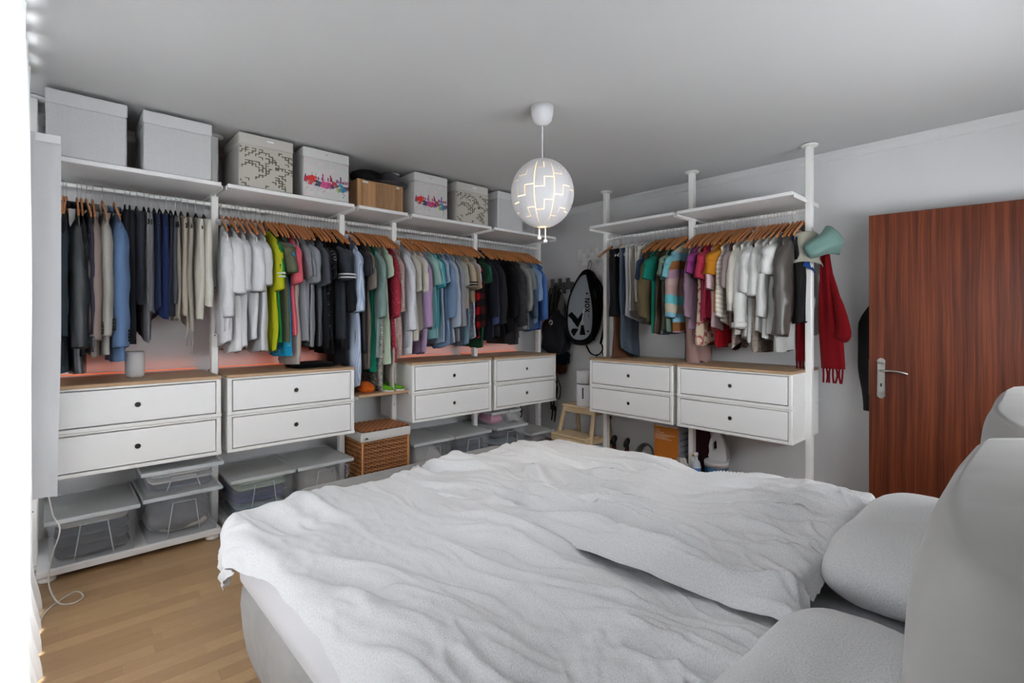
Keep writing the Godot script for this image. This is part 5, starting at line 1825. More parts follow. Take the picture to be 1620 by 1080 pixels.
func clothes():
	g(0, 0.036, "jacket", "#3a464e", 1.00, "dark slate cloth jacket half behind the panel curtain on the leftmost rail", {"T": 0.016, "hl": "wooden hanger holding the dark slate cloth jacket half behind the panel curtain"})
	g(0, 0.048, "blazer", "#2c3136", 0.96, "charcoal blazer beside the slate jacket on the leftmost rail", {"sl": 0.56, "T": 0.011, "hl": "wooden hanger holding the charcoal blazer beside the slate jacket"})
	g(0, 0.092, "jacket", "#2e3336", 1.01, "shiny black leather jacket with studded cuff on the leftmost rail", {"leather": 1, "T": 0.028, "snap": 1, "sl": 0.66, "srx": 0.045, "hl": "wooden hanger holding the shiny black leather jacket with studded cuff"})
	g(0, 0.109, "blazer", "#26272b", 0.91, "black blazer behind the leather jacket on the leftmost rail", {"sl": 0.55, "T": 0.011, "hl": "wooden hanger holding the black blazer behind the leather jacket"})
	g(0, 0.129, "blazer", "#3d3b48", 0.91, "dark plum-grey blazer on the leftmost rail", {"btn": "#1a1a20", "sl": 0.62, "T": 0.011, "hl": "wooden hanger holding the dark plum-grey blazer"})
	g(0, 0.157, "blazer", "#8b7d76", 0.92, "taupe blazer with dark cuff buttons on the leftmost rail", {"btn": "#4a3f3a", "T": 0.02, "sl": 0.64, "srx": 0.034, "hl": "wooden hanger holding the taupe blazer with dark cuff buttons"})
	g(0, 0.198, "blazer", "#a39f99", 0.91, "pale stone grey blazer on the leftmost rail", {"btn": "#3a3836", "T": 0.018, "sl": 0.62, "srx": 0.03, "hl": "wooden hanger holding the pale stone grey blazer"})
	g(0, 0.251, "blazer", "#5c7598", 0.96, "steel blue blazer with black cuff buttons on the leftmost rail", {"btn": "#15161a", "T": 0.022, "sl": 0.68, "srx": 0.04, "hl": "wooden hanger holding the steel blue blazer with black cuff buttons"})
	g(0, 0.299, "trousers", "#1c1e22", 0.73, "black dress trousers beside the blue blazer on the leftmost rail", {"hanger": "black", "hw": 0.2, "T": 0.014, "hl": "black velvet hanger holding the black dress trousers beside the blue blazer"})
	g(0, 0.321, "trousers", "#202328", 0.83, "black jersey trousers with a sagging seat on the leftmost rail", {"hanger": "black", "hw": 0.2, "T": 0.016, "hl": "black velvet hanger holding the black jersey trousers with a sagging seat"})
	g(0, 0.352, "trousers", "#2d3037", 0.62, "charcoal wool trousers folded wide on the leftmost rail", {"hanger": "black", "hw": 0.2, "T": 0.018, "hl": "black velvet hanger holding the charcoal wool trousers folded wide"})
	g(0, 0.387, "trousers", "#7d7d80", 0.82, "grey pinstriped trousers with a dark hem on the leftmost rail", {"hanger": "black", "pat": "vstripe", "cols": "#5f5f63", "hw": 0.17, "T": 0.011, "hl": "black velvet hanger holding the grey pinstriped trousers with a dark hem"})
	g(0, 0.410, "trousers", "#6a6c70", 0.71, "mid grey folded trousers on the leftmost rail", {"hanger": "black", "hw": 0.17, "T": 0.011, "hl": "black velvet hanger holding the mid grey folded trousers"})
	g(0, 0.436, "trousers", "#242d45", 0.70, "dark navy folded trousers on the leftmost rail", {"hanger": "black", "hw": 0.17, "T": 0.011, "hl": "black velvet hanger holding the dark navy folded trousers"})
	g(0, 0.463, "trousers", "#1f2b52", 0.69, "bright navy folded trousers on the leftmost rail", {"hanger": "black", "hw": 0.18, "T": 0.011, "hl": "black velvet hanger holding the bright navy folded trousers"})
	g(0, 0.494, "trousers", "#2b2e34", 0.67, "black denim folded jeans on the leftmost rail", {"hanger": "black", "hw": 0.17, "T": 0.011, "hl": "black velvet hanger holding the black denim folded jeans"})
	g(0, 0.518, "trousers", "#45484e", 0.67, "slate grey folded jeans with white tag on the leftmost rail", {"hanger": "black", "hw": 0.17, "T": 0.011, "hl": "black velvet hanger holding the slate grey folded jeans with white tag"})
	g(0, 0.543, "trousers", "#8f867c", 0.73, "taupe linen trousers on the leftmost rail", {"hanger": "black", "hw": 0.16, "T": 0.011, "hl": "black velvet hanger holding the taupe linen trousers"})
	g(0, 0.571, "trousers", "#a2978b", 0.71, "beige linen trousers on the leftmost rail", {"hanger": "black", "hw": 0.17, "cord": 1, "T": 0.011, "hl": "black velvet hanger holding the beige linen trousers"})
	g(0, 0.606, "trousers", "#958d83", 0.76, "beige-grey drawstring trousers on the leftmost rail", {"hanger": "black", "hw": 0.18, "cord": 1, "T": 0.011, "hl": "black velvet hanger holding the beige-grey drawstring trousers"})
	g(0, 0.648, "trousers", "#c2bdb2", 0.68, "cream cotton trousers on the leftmost rail", {"hanger": "black", "hw": 0.18, "T": 0.02, "hl": "black velvet hanger holding the cream cotton trousers"})
	g(0, 0.691, "trousers", "#c7c3b8", 0.60, "ivory trousers next to the first bare post on the leftmost rail", {"hanger": "black", "hw": 0.2, "T": 0.022, "hl": "black velvet hanger holding the ivory trousers next to the first bare post"})
	g(1, 0.786, "shirt", "#d6d6da", 0.82, "white formal shirt nearest the first bare post on the second rail", {"sl": 0.5, "T": 0.02, "hl": "wooden hanger holding the white formal shirt nearest the first bare post"})
	g(1, 0.789, "shirt", "#dcdcdf", 0.90, "white linen shirt with upright collar on the second rail", {"T": 0.03, "sl": 0.45, "srx": 0.035, "hl": "wooden hanger holding the white linen shirt with upright collar"})
	g(1, 0.845, "shirt", "#e0e0e2", 0.95, "white shirt with one rolled puffed sleeve on the second rail", {"T": 0.03, "sl": 0.36, "srx": 0.055, "sw": 1.2, "fold": 0.02, "hl": "wooden hanger holding the white shirt with one rolled puffed sleeve"})
	g(1, 0.888, "shirt", "#d2d3d7", 0.93, "white cotton shirt with a creased front on the second rail", {"sl": 0.34, "T": 0.02, "sw": 1.1, "hl": "wooden hanger holding the white cotton shirt with a creased front"})
	g(1, 0.935, "shirt", "#d8d9dc", 0.87, "white ribbed shirt with a half sleeve on the second rail", {"sl": 0.34, "T": 0.022, "sw": 1.15, "srx": 0.045, "hl": "wooden hanger holding the white ribbed shirt with a half sleeve"})
	g(1, 0.991, "shirt", "#cfd0d4", 0.95, "white plain shirt beside the yellow top on the second rail", {"sl": 0.30, "T": 0.022, "srx": 0.04, "hl": "wooden hanger holding the white plain shirt beside the yellow top"})
	g(1, 1.048, "tee", "#b3b520", 0.93, "lime yellow sports shirt on the second rail", {"sl": 0.33, "T": 0.014, "srx": 0.024, "hl": "wooden hanger holding the lime yellow sports shirt"})
	g(1, 1.075, "tee", "#1c7a3e", 0.88, "green sports shirt with piped sleeve on the second rail", {"sl": 0.26, "T": 0.012, "band": "#d8e0d0", "hl": "wooden hanger holding the green sports shirt with piped sleeve"})
	g(1, 1.118, "tee", "#5b5f4a", 0.88, "olive t-shirt with turned-up sleeve on the second rail", {"sl": 0.22, "T": 0.02, "srx": 0.05, "sw": 1.2, "hl": "wooden hanger holding the olive t-shirt with turned-up sleeve"})
	g(1, 1.142, "tee", "#1d87b0", 0.98, "turquoise t-shirt with white print on the second rail", {"pat": "print", "cols": "#d8e8ee", "sl": 0.12, "T": 0.018, "hw": 0.2, "hl": "wooden hanger holding the turquoise t-shirt with white print"})
	g(1, 1.175, "tee", "#d6606e", 0.84, "coral pink t-shirt on the second rail", {"sl": 0.28, "T": 0.014, "srx": 0.034, "hl": "wooden hanger holding the coral pink t-shirt"})
	g(1, 1.203, "top", "#b9ada4", 1.03, "long pale beige top on the second rail", {"T": 0.018, "hw": 0.2, "hl": "wooden hanger holding the long pale beige top"})
	g(1, 1.236, "tee", "#8f9298", 0.88, "pale grey t-shirt on the second rail", {"T": 0.011, "hl": "wooden hanger holding the pale grey t-shirt"})
	g(1, 1.270, "tee", "#7d8087", 0.89, "mid grey melange t-shirt on the second rail", {"T": 0.012, "srx": 0.02, "hl": "wooden hanger holding the mid grey melange t-shirt"})
	g(1, 1.312, "tee", "#8b8e94", 0.92, "grey t-shirt with a slack sleeve on the second rail", {"sl": 0.27, "T": 0.015, "srx": 0.036, "hl": "wooden hanger holding the grey t-shirt with a slack sleeve"})
	g(1, 1.360, "tee", "#4d5157", 0.92, "dark grey t-shirt on the second rail", {"T": 0.013, "sl": 0.28, "hl": "wooden hanger holding the dark grey t-shirt"})
	g(1, 1.395, "tee", "#1c1d22", 0.94, "black t-shirt beside the dark grey one on the second rail", {"T": 0.016, "srx": 0.03, "sl": 0.25, "hl": "wooden hanger holding the black t-shirt beside the dark grey one"})
	g(1, 1.427, "tee", "#191a1e", 0.88, "black t-shirt with scribbled white print on the second rail", {"pat": "print", "cols": "#c8c8cc", "T": 0.012, "hl": "wooden hanger holding the black t-shirt with scribbled white print"})
	g(1, 1.454, "top", "#151619", 0.97, "plain black vest on the second rail", {"T": 0.012, "hl": "wooden hanger holding the plain black vest"})
	g(1, 1.499, "jacket", "#32363d", 0.86, "charcoal track jacket with white sleeve stripes on the second rail", {"sl": 0.24, "T": 0.024, "srx": 0.05, "band": "#c8cacc", "hl": "wooden hanger holding the charcoal track jacket with white sleeve stripes"})
	g(1, 1.541, "sweater", "#202227", 0.95, "black sweatshirt at the end of the second rail on the second rail", {"sl": 0.46, "T": 0.016, "hl": "wooden hanger holding the black sweatshirt at the end of the second rail"})
	g(1, 1.546, "top", "#23252b", 1.05, "dark navy long vest against the second bare post on the second rail", {"T": 0.014, "hw": 0.19, "hl": "wooden hanger holding the dark navy long vest against the second bare post"})
	g(2, 1.619, "top", "#17181c", 1.16, "black sleeveless dress on the short rail edge on the short rail", {"T": 0.012, "hl": "wooden hanger holding the black sleeveless dress on the short rail edge"})
	g(2, 1.627, "shirt", "#93a6c4", 1.25, "blue and white striped shirt on the short rail", {"pat": "vstripe", "cols": "#c2cbd9", "T": 0.02, "sl": 0.46, "srx": 0.04, "sw": 1.15, "hl": "wooden hanger holding the blue and white striped shirt"})
	g(2, 1.686, "tee", "#323338", 0.98, "charcoal t-shirt behind the striped shirt on the short rail", {"sl": 0.2, "T": 0.011, "hl": "wooden hanger holding the charcoal t-shirt behind the striped shirt"})
	g(2, 1.721, "tee", "#7a7168", 1.10, "taupe t-shirt beside the sage sweater on the short rail", {"sl": 0.3, "T": 0.012, "hl": "wooden hanger holding the taupe t-shirt beside the sage sweater"})
	g(2, 1.756, "top", "#16705a", 1.12, "emerald green top on the short rail", {"T": 0.012, "hl": "wooden hanger holding the emerald green top"})
	g(2, 1.787, "sweater", "#7d9490", 1.01, "sage green sweater with ribbed cuff on the short rail", {"sl": 0.5, "T": 0.02, "srx": 0.035, "hl": "wooden hanger holding the sage green sweater with ribbed cuff"})
	g(2, 1.833, "dress", "#8f8a84", 1.26, "black and white leopard print dress on the short rail", {"pat": "spots", "cols": "#2a2726,#d8d4ce", "T": 0.02, "hl": "wooden hanger holding the black and white leopard print dress"})
	g(2, 1.865, "tee", "#b9c9b4", 1.08, "pale mint t-shirt on the short rail", {"sl": 0.2, "T": 0.012, "hl": "wooden hanger holding the pale mint t-shirt"})
	g(2, 1.897, "sweater", "#96303f", 1.06, "wine red lace blouse on the short rail", {"sl": 0.5, "pat": "spots", "cols": "#7a2230,#b04a58", "T": 0.016, "srx": 0.028, "hl": "wooden hanger holding the wine red lace blouse"})
	g(2, 1.940, "dress", "#b5aca3", 1.25, "cream and grey flowing dress on the short rail", {"T": 0.018, "hl": "wooden hanger holding the cream and grey flowing dress"})
	g(2, 1.956, "shirt", "#a98e89", 1.05, "dusty pink floral lace blouse on the short rail", {"sl": 0.46, "pat": "spots", "cols": "#8c706c,#bfa8a2", "T": 0.018, "srx": 0.03, "hl": "wooden hanger holding the dusty pink floral lace blouse"})
	g(3, 2.052, "shirt", "#bfc1c8", 0.97, "pale grey-white shirt nearest the third bare post on the fourth rail", {"T": 0.013, "hl": "wooden hanger holding the pale grey-white shirt nearest the third bare post"})
	g(3, 2.052, "shirt", "#d3d4da", 1.03, "white long-sleeved shirt hanging full length on the fourth rail", {"T": 0.024, "sl": 0.6, "srx": 0.042, "hl": "wooden hanger holding the white long-sleeved shirt hanging full length"})
	g(3, 2.107, "shirt", "#c2bdb2", 0.93, "cream shirt between the white ones on the fourth rail", {"sl": 0.3, "T": 0.014, "hl": "wooden hanger holding the cream shirt between the white ones"})
	g(3, 2.166, "shirt", "#c9c4ba", 0.85, "cream lace-edged blouse on the fourth rail", {"sl": 0.3, "T": 0.018, "ragged": 1, "hl": "wooden hanger holding the cream lace-edged blouse"})
	g(3, 2.207, "shirt", "#a98fb2", 1.01, "lilac long-sleeved shirt on the fourth rail", {"T": 0.018, "sl": 0.58, "srx": 0.034, "hl": "wooden hanger holding the lilac long-sleeved shirt"})
	g(3, 2.249, "tee", "#93b5ad", 0.81, "mint polo shirt on the fourth rail", {"T": 0.012, "hl": "wooden hanger holding the mint polo shirt"})
	g(3, 2.285, "tee", "#7fb3b8", 0.90, "aqua t-shirt hanging long on the fourth rail", {"T": 0.015, "sl": 0.24, "hl": "wooden hanger holding the aqua t-shirt hanging long"})
	g(3, 2.328, "tee", "#3f9aaa", 0.81, "turquoise polo shirt on the fourth rail", {"T": 0.014, "sl": 0.26, "hl": "wooden hanger holding the turquoise polo shirt"})
	g(3, 2.378, "shirt", "#9fb4c9", 0.94, "light blue short-sleeved shirt on the fourth rail", {"sl": 0.22, "T": 0.014, "hl": "wooden hanger holding the light blue short-sleeved shirt"})
	g(3, 2.410, "shirt", "#7088a6", 0.97, "mid blue denim shirt on the fourth rail", {"T": 0.016, "sl": 0.5, "hl": "wooden hanger holding the mid blue denim shirt"})
	g(3, 2.461, "shirt", "#a4adbd", 0.96, "pale blue-grey shirt on the fourth rail", {"T": 0.018, "sl": 0.58, "srx": 0.032, "hl": "wooden hanger holding the pale blue-grey shirt"})
	g(3, 2.526, "shirt", "#85868e", 0.94, "grey long-sleeved shirt on the fourth rail", {"T": 0.02, "sl": 0.58, "srx": 0.036, "hl": "wooden hanger holding the grey long-sleeved shirt"})
	g(3, 2.566, "tee", "#a3a197", 0.70, "stone grey t-shirt on the fourth rail", {"T": 0.013, "hl": "wooden hanger holding the stone grey t-shirt"})
	g(3, 2.607, "tee", "#b3a48f", 0.65, "beige t-shirt with striped cuffs on the fourth rail", {"T": 0.014, "band": "#26262a", "sl": 0.24, "hl": "wooden hanger holding the beige t-shirt with striped cuffs"})
	g(3, 2.634, "shirt", "#7391a5", 0.96, "faded denim shirt on the fourth rail", {"T": 0.014, "sl": 0.2, "hl": "wooden hanger holding the faded denim shirt"})
	g(3, 2.668, "tee", "#a08e78", 0.59, "tan t-shirt beside the plaid shirt on the fourth rail", {"T": 0.013, "sl": 0.26, "hl": "wooden hanger holding the tan t-shirt beside the plaid shirt"})
	g(3, 2.696, "shirt", "#b7b9c4", 0.92, "white shirt with small blue print on the fourth rail", {"pat": "spots", "cols": "#5a6c8c,#8090a8", "T": 0.012, "sl": 0.24, "hl": "wooden hanger holding the white shirt with small blue print"})
	g(3, 2.738, "shirt", "#b01c22", 0.92, "red and black plaid flannel shirt on the fourth rail", {"pat": "plaid", "cols": "#141214", "T": 0.02, "sl": 0.58, "srx": 0.036, "hl": "wooden hanger holding the red and black plaid flannel shirt"})
	g(3, 2.802, "tee", "#1f4a38", 0.98, "dark green t-shirt with white hem on the fourth rail", {"T": 0.013, "sl": 0.2, "hl": "wooden hanger holding the dark green t-shirt with white hem"})
	g(4, 2.885, "shirt", "#3b4468", 0.92, "indigo blue shirt on the fifth rail", {"T": 0.013, "hl": "wooden hanger holding the indigo blue shirt"})
	g(4, 2.890, "jacket", "#23262f", 0.91, "navy blazer jacket on the fifth rail", {"T": 0.014, "sl": 0.5, "hl": "wooden hanger holding the navy blazer jacket"})
	g(4, 2.942, "jacket", "#303136", 0.88, "dark charcoal textured jacket on the fifth rail", {"T": 0.016, "pat": "tweed", "cols": "#26262a", "sl": 0.56, "hl": "wooden hanger holding the dark charcoal textured jacket"})
	g(4, 3.003, "top", "#141416", 0.90, "black draped dress on a wide pale hanger on the fifth rail", {"hanger": "bigwood", "T": 0.02, "hl": "wide pale wooden hanger holding the black draped dress on a wide pale hanger"})
	g(4, 3.064, "top", "#121214", 0.89, "black halter top beside the draped dress on the fifth rail", {"T": 0.016, "hanger": "bigwood", "hl": "wide pale wooden hanger holding the black halter top beside the draped dress"})
	g(4, 3.127, "shirt", "#17171a", 0.87, "plain black shirt on the fifth rail", {"T": 0.014, "sl": 0.5, "hl": "wooden hanger holding the plain black shirt"})
	g(4, 3.191, "jacket", "#4a4a4e", 0.96, "grey and black tweed jacket on the fifth rail", {"pat": "tweed", "cols": "#19191b", "T": 0.022, "sl": 0.58, "srx": 0.036, "hl": "wooden hanger holding the grey and black tweed jacket"})
	g(4, 3.256, "top", "#1d1d20", 0.89, "black houndstooth top on the fifth rail", {"pat": "check", "cols": "#b8b8ba", "T": 0.013, "hl": "wooden hanger holding the black houndstooth top"})
	g(4, 3.306, "sweater", "#8d8d8c", 0.82, "mid grey wool sweater on the fifth rail", {"T": 0.018, "sl": 0.44, "srx": 0.032, "hl": "wooden hanger holding the mid grey wool sweater"})
	g(4, 3.357, "tee", "#858789", 0.83, "pale grey t-shirt with short sleeve on the fifth rail", {"T": 0.012, "hl": "wooden hanger holding the pale grey t-shirt with short sleeve"})
	g(4, 3.399, "shirt", "#4f6074", 0.84, "slate blue shirt on the fifth rail", {"T": 0.014, "sl": 0.5, "hl": "wooden hanger holding the slate blue shirt"})
	g(4, 3.468, "shirt", "#7d98bb", 0.79, "light blue shirt with rolled sleeve on the fifth rail", {"T": 0.016, "sl": 0.34, "srx": 0.04, "hl": "wooden hanger holding the light blue shirt with rolled sleeve"})
	g(4, 3.530, "shirt", "#4a6cab", 0.85, "bright blue shirt at the end of the rail on the fifth rail", {"T": 0.016, "sl": 0.52, "hl": "wooden hanger holding the bright blue shirt at the end of the rail"})
	g(5, 2.615, "top", "#5e3d2c", 1.08, "brown suede coat beside the backpack on the right wall's far rail", {"T": 0.016, "hw": 0.16, "hl": "wooden hanger holding the brown suede coat beside the backpack"})
	g(5, 2.611, "trousers", "#1b1c1f", 0.69, "black trousers beside the brown coat on the right wall's far rail", {"hanger": "white", "T": 0.02, "hw": 0.2, "hl": "white hanger holding the black trousers beside the brown coat"})
	g(5, 2.578, "trousers", "#202226", 0.71, "black cropped trousers on the right wall's far rail", {"hanger": "white", "T": 0.02, "hw": 0.2, "hl": "white hanger holding the black cropped trousers"})
	g(5, 2.539, "trousers", "#4c5763", 1.02, "long slate blue trousers reaching the oak top on the right wall's far rail", {"hanger": "white", "hw": 0.15, "T": 0.02, "hl": "white hanger holding the long slate blue trousers reaching the oak top"})
	g(5, 2.501, "trousers", "#4b5664", 0.69, "slate navy trousers on the right wall's far rail", {"hanger": "white", "hw": 0.2, "T": 0.011, "hl": "white hanger holding the slate navy trousers"})
	g(5, 2.456, "trousers", "#aeaeb6", 0.74, "pale grey linen trousers on the right wall's far rail", {"hanger": "white", "hw": 0.2, "T": 0.018, "hl": "white hanger holding the pale grey linen trousers"})
	g(5, 2.412, "trousers", "#c0bcb4", 0.65, "white and beige striped trousers on the right wall's far rail", {"hanger": "white", "pat": "vstripe", "cols": "#a59c90", "hw": 0.19, "T": 0.011, "hl": "white hanger holding the white and beige striped trousers"})
	g(5, 2.369, "trousers", "#b5afa6", 0.54, "cream striped shorts on the right wall's far rail", {"hanger": "white", "pat": "finestripe", "cols": "#cfcac2", "hw": 0.19, "T": 0.011, "hl": "white hanger holding the cream striped shorts"})
	g(5, 2.327, "trousers", "#b8b5ae", 0.52, "ecru folded trousers on the right wall's far rail", {"hanger": "white", "hw": 0.19, "T": 0.011, "hl": "white hanger holding the ecru folded trousers"})
	g(5, 2.277, "tee", "#2c3850", 0.70, "dark navy t-shirt beside the olive shirt on the right wall's far rail", {"sl": 0.2, "T": 0.011, "hl": "wooden hanger holding the dark navy t-shirt beside the olive shirt"})
	g(5, 2.248, "shirt", "#5f533c", 0.78, "olive brown shirt with gathered hem on the right wall's far rail", {"T": 0.022, "sl": 0.5, "srx": 0.04, "hl": "wooden hanger holding the olive brown shirt with gathered hem"})
	g(5, 2.201, "tee", "#167362", 0.84, "teal green t-shirt on the right wall's far rail", {"T": 0.016, "sl": 0.2, "srx": 0.045, "hl": "wooden hanger holding the teal green t-shirt"})
	g(5, 2.167, "dress", "#5a4c3e", 0.84, "brown olive dress on the right wall's far rail", {"T": 0.014, "hl": "wooden hanger holding the brown olive dress"})
	g(5, 2.139, "top", "#4a5057", 0.84, "dark slate top on the right wall's far rail", {"T": 0.012, "hl": "wooden hanger holding the dark slate top"})
	g(5, 2.111, "top", "#5d5e4d", 0.80, "khaki top on the right wall's far rail", {"T": 0.012, "hl": "wooden hanger holding the khaki top"})
	g(5, 2.078, "tee", "#6f8577", 0.84, "sage t-shirt with drooping sleeve on the right wall's far rail", {"T": 0.016, "sl": 0.18, "srx": 0.045, "hl": "wooden hanger holding the sage t-shirt with drooping sleeve"})
	g(5, 2.045, "tee", "#2c4a42", 0.70, "dark green t-shirt beside the sage one on the right wall's far rail", {"sl": 0.22, "T": 0.011, "hl": "wooden hanger holding the dark green t-shirt beside the sage one"})
	g(5, 2.013, "tee", "#6fa9b0", 0.66, "pale turquoise t-shirt on the right wall's far rail", {"sl": 0.2, "T": 0.014, "hl": "wooden hanger holding the pale turquoise t-shirt"})
	g(5, 1.996, "sweater", "#b09690", 0.83, "multicoloured striped knitted cardigan on the right wall's far rail", {"pat": "bands", "cols": "#9a7a8c,#8a5a35,#7fb0c4,#b8b09c,#5fb0ba,#a88a86", "T": 0.026, "sl": 0.5, "srx": 0.05, "hl": "wooden hanger holding the multicoloured striped knitted cardigan"})
	g(6, 1.920, "shawl", "#a98a85", 1.06, "pink fringed shawl trailing onto the oak top on the right wall's near rail", {"T": 0.03, "hw": 0.12, "fold": 0.04, "dz": -.04, "ragged": 1, "hl": "wooden hanger holding the pink fringed shawl trailing onto the oak top"})
	g(6, 1.873, "sweater", "#88707f", 0.80, "mauve jumper on the right wall's near rail", {"T": 0.014, "sl": 0.5, "hl": "wooden hanger holding the mauve jumper"})
	g(6, 1.843, "tee", "#8a3a78", 0.42, "magenta t-shirt beside the mauve jumper on the right wall's near rail", {"sl": 0.18, "T": 0.014, "srx": 0.035, "hl": "wooden hanger holding the magenta t-shirt beside the mauve jumper"})
	g(6, 1.818, "top", "#c9b6a0", 0.92, "cream top with dusty red camouflage print on the right wall's near rail", {"pat": "camo", "cols": "#9a5552", "T": 0.016, "hw": 0.2, "hl": "wooden hanger holding the cream top with dusty red camouflage print"})
	g(6, 1.783, "dress", "#a03a4e", 0.74, "rose crimson dress on the right wall's near rail", {"T": 0.016, "hl": "wooden hanger holding the rose crimson dress"})
	g(6, 1.754, "tee", "#b0344c", 0.73, "crimson t-shirt on the right wall's near rail", {"T": 0.016, "sl": 0.22, "srx": 0.04, "hl": "wooden hanger holding the crimson t-shirt"})
	g(6, 1.725, "top", "#a32630", 0.80, "red sleeveless dress on the right wall's near rail", {"T": 0.014, "hl": "wooden hanger holding the red sleeveless dress"})
	g(6, 1.702, "shirt", "#bfa3a8", 0.81, "pink finely striped shirt on the right wall's near rail", {"pat": "finestripe", "cols": "#cdb8bc", "T": 0.014, "sl": 0.3, "hl": "wooden hanger holding the pink finely striped shirt"})
	g(6, 1.702, "shawl", "#b81c2a", 0.91, "bright red scarf-like top on the right wall's near rail", {"T": 0.012, "hw": 0.09, "ragged": 1, "hl": "wooden hanger holding the bright red scarf-like top"})
	g(6, 1.669, "tee", "#bd7a22", 0.68, "mustard orange t-shirt on the right wall's near rail", {"T": 0.018, "sl": 0.2, "srx": 0.05, "hl": "wooden hanger holding the mustard orange t-shirt"})
	g(6, 1.646, "top", "#d6b01e", 0.44, "small yellow top under the mustard one on the right wall's near rail", {"T": 0.012, "hw": 0.2, "hl": "wooden hanger holding the small yellow top under the mustard one"})
	g(6, 1.618, "shirt", "#c3b9ab", 0.78, "tan and white striped shirt on the right wall's near rail", {"pat": "hstripe", "cols": "#d8d4cc", "T": 0.014, "sl": 0.5, "hl": "wooden hanger holding the tan and white striped shirt"})
	g(6, 1.591, "shirt", "#8f7f7f", 0.80, "mauve grey blouse on the right wall's near rail", {"T": 0.014, "sl": 0.3, "hl": "wooden hanger holding the mauve grey blouse"})
	g(6, 1.560, "top", "#8d7c77", 0.91, "taupe fringed patterned top on the right wall's near rail", {"pat": "spots", "cols": "#5f504d,#b0a49c", "T": 0.013, "ragged": 1, "hl": "wooden hanger holding the taupe fringed patterned top"})
	g(6, 1.529, "sweater", "#cfcac0", 0.83, "ivory knitted sweater on the right wall's near rail", {"T": 0.022, "sl": 0.46, "hl": "wooden hanger holding the ivory knitted sweater"})
	g(6, 1.481, "shirt", "#d9d9d6", 0.88, "white shirt with broad turned cuff on the right wall's near rail", {"T": 0.024, "sl": 0.58, "srx": 0.045, "cuff": "#dcdcda", "hl": "wooden hanger holding the white shirt with broad turned cuff"})
	g(6, 1.438, "shirt", "#d3d3d1", 0.92, "white blouse with ruffled sleeve on the right wall's near rail", {"T": 0.02, "sl": 0.34, "srx": 0.05, "sw": 1.1, "hl": "wooden hanger holding the white blouse with ruffled sleeve"})
	g(6, 1.413, "dress", "#857a72", 0.95, "taupe patterned dress behind the white shirts on the right wall's near rail", {"pat": "spots", "cols": "#6b6058,#a59a90", "T": 0.018, "hl": "wooden hanger holding the taupe patterned dress behind the white shirts"})
	g(6, 1.384, "shirt", "#d6d6d3", 0.83, "plain white shirt in the middle on the right wall's near rail", {"T": 0.02, "sl": 0.36, "srx": 0.045, "hl": "wooden hanger holding the plain white shirt in the middle"})
	g(6, 1.343, "shirt", "#dadad7", 0.88, "white long shirt beside the t-shirt on the right wall's near rail", {"T": 0.018, "sl": 0.5, "srx": 0.034, "hl": "wooden hanger holding the white long shirt beside the t-shirt"})
	g(6, 1.295, "tee", "#dddddb", 0.83, "white t-shirt with small black sleeve logo on the right wall's near rail", {"T": 0.026, "sl": 0.22, "srx": 0.055, "logo": 1, "hl": "wooden hanger holding the white t-shirt with small black sleeve logo"})
	g(6, 1.259, "dress", "#b5b5b2", 0.94, "sheer white gauze dress on the right wall's near rail", {"T": 0.02, "hl": "wooden hanger holding the sheer white gauze dress"})
	g(6, 1.198, "jacket", "#4a4541", 0.71, "dark brown sheen jacket on the right wall's near rail", {"leather": 1, "T": 0.034, "sl": 0.62, "srx": 0.055, "hl": "wooden hanger holding the dark brown sheen jacket"})
	g(6, 1.163, "top", "#1c1b1c", 0.75, "black vest nearest the last post on the right wall's near rail", {"T": 0.02, "hl": "wooden hanger holding the black vest nearest the last post"})
	hanger(1, 0.817, "wood", "spare wooden hanger just right of the white linen shirt with upright collar", "wooden clothes hangers on the rails", 0.12)
	hanger(1, 0.866, "wood", "spare wooden hanger just right of the white shirt with one rolled puffed sleeve", "wooden clothes hangers on the rails", 0.06)
	hanger(1, 0.911, "wood", "spare wooden hanger just right of the white cotton shirt with a creased front", "wooden clothes hangers on the rails", 0.00)
	hanger(1, 0.963, "wood", "spare wooden hanger just right of the white ribbed shirt with a half sleeve", "wooden clothes hangers on the rails", -0.06)
	hanger(1, 1.019, "wood", "spare wooden hanger just right of the white plain shirt beside the yellow top", "wooden clothes hangers on the rails", -0.12)
	hanger(1, 1.097, "wood", "spare wooden hanger just right of the green sports shirt with piped sleeve", "wooden clothes hangers on the rails", 0.03)
	hanger(1, 1.159, "wood", "spare wooden hanger just right of the turquoise t-shirt with white print", "wooden clothes hangers on the rails", -0.09)
	hanger(1, 1.220, "wood", "spare wooden hanger just right of the long pale beige top", "wooden clothes hangers on the rails", 0.06)
	hanger(1, 1.253, "wood", "spare wooden hanger just right of the pale grey t-shirt", "wooden clothes hangers on the rails", 0.00)
	hanger(1, 1.291, "wood", "spare wooden hanger just right of the mid grey melange t-shirt", "wooden clothes hangers on the rails", -0.06)
	hanger(1, 1.336, "wood", "spare wooden hanger just right of the grey t-shirt with a slack sleeve", "wooden clothes hangers on the rails", -0.12)
	hanger(1, 1.378, "wood", "spare wooden hanger just right of the dark grey t-shirt", "wooden clothes hangers on the rails", 0.09)
	hanger(1, 1.411, "wood", "spare wooden hanger just right of the black t-shirt beside the dark grey one", "wooden clothes hangers on the rails", 0.03)
	hanger(1, 1.477, "wood", "spare wooden hanger just right of the plain black vest", "wooden clothes hangers on the rails", -0.09)
	hanger(1, 1.520, "wood", "spare wooden hanger just right of the charcoal track jacket with white sleeve stripes", "wooden clothes hangers on the rails", 0.12)
	hanger(2, 1.657, "wood", "spare wooden hanger just right of the blue and white striped shirt", "wooden clothes hangers on the rails", -0.12)
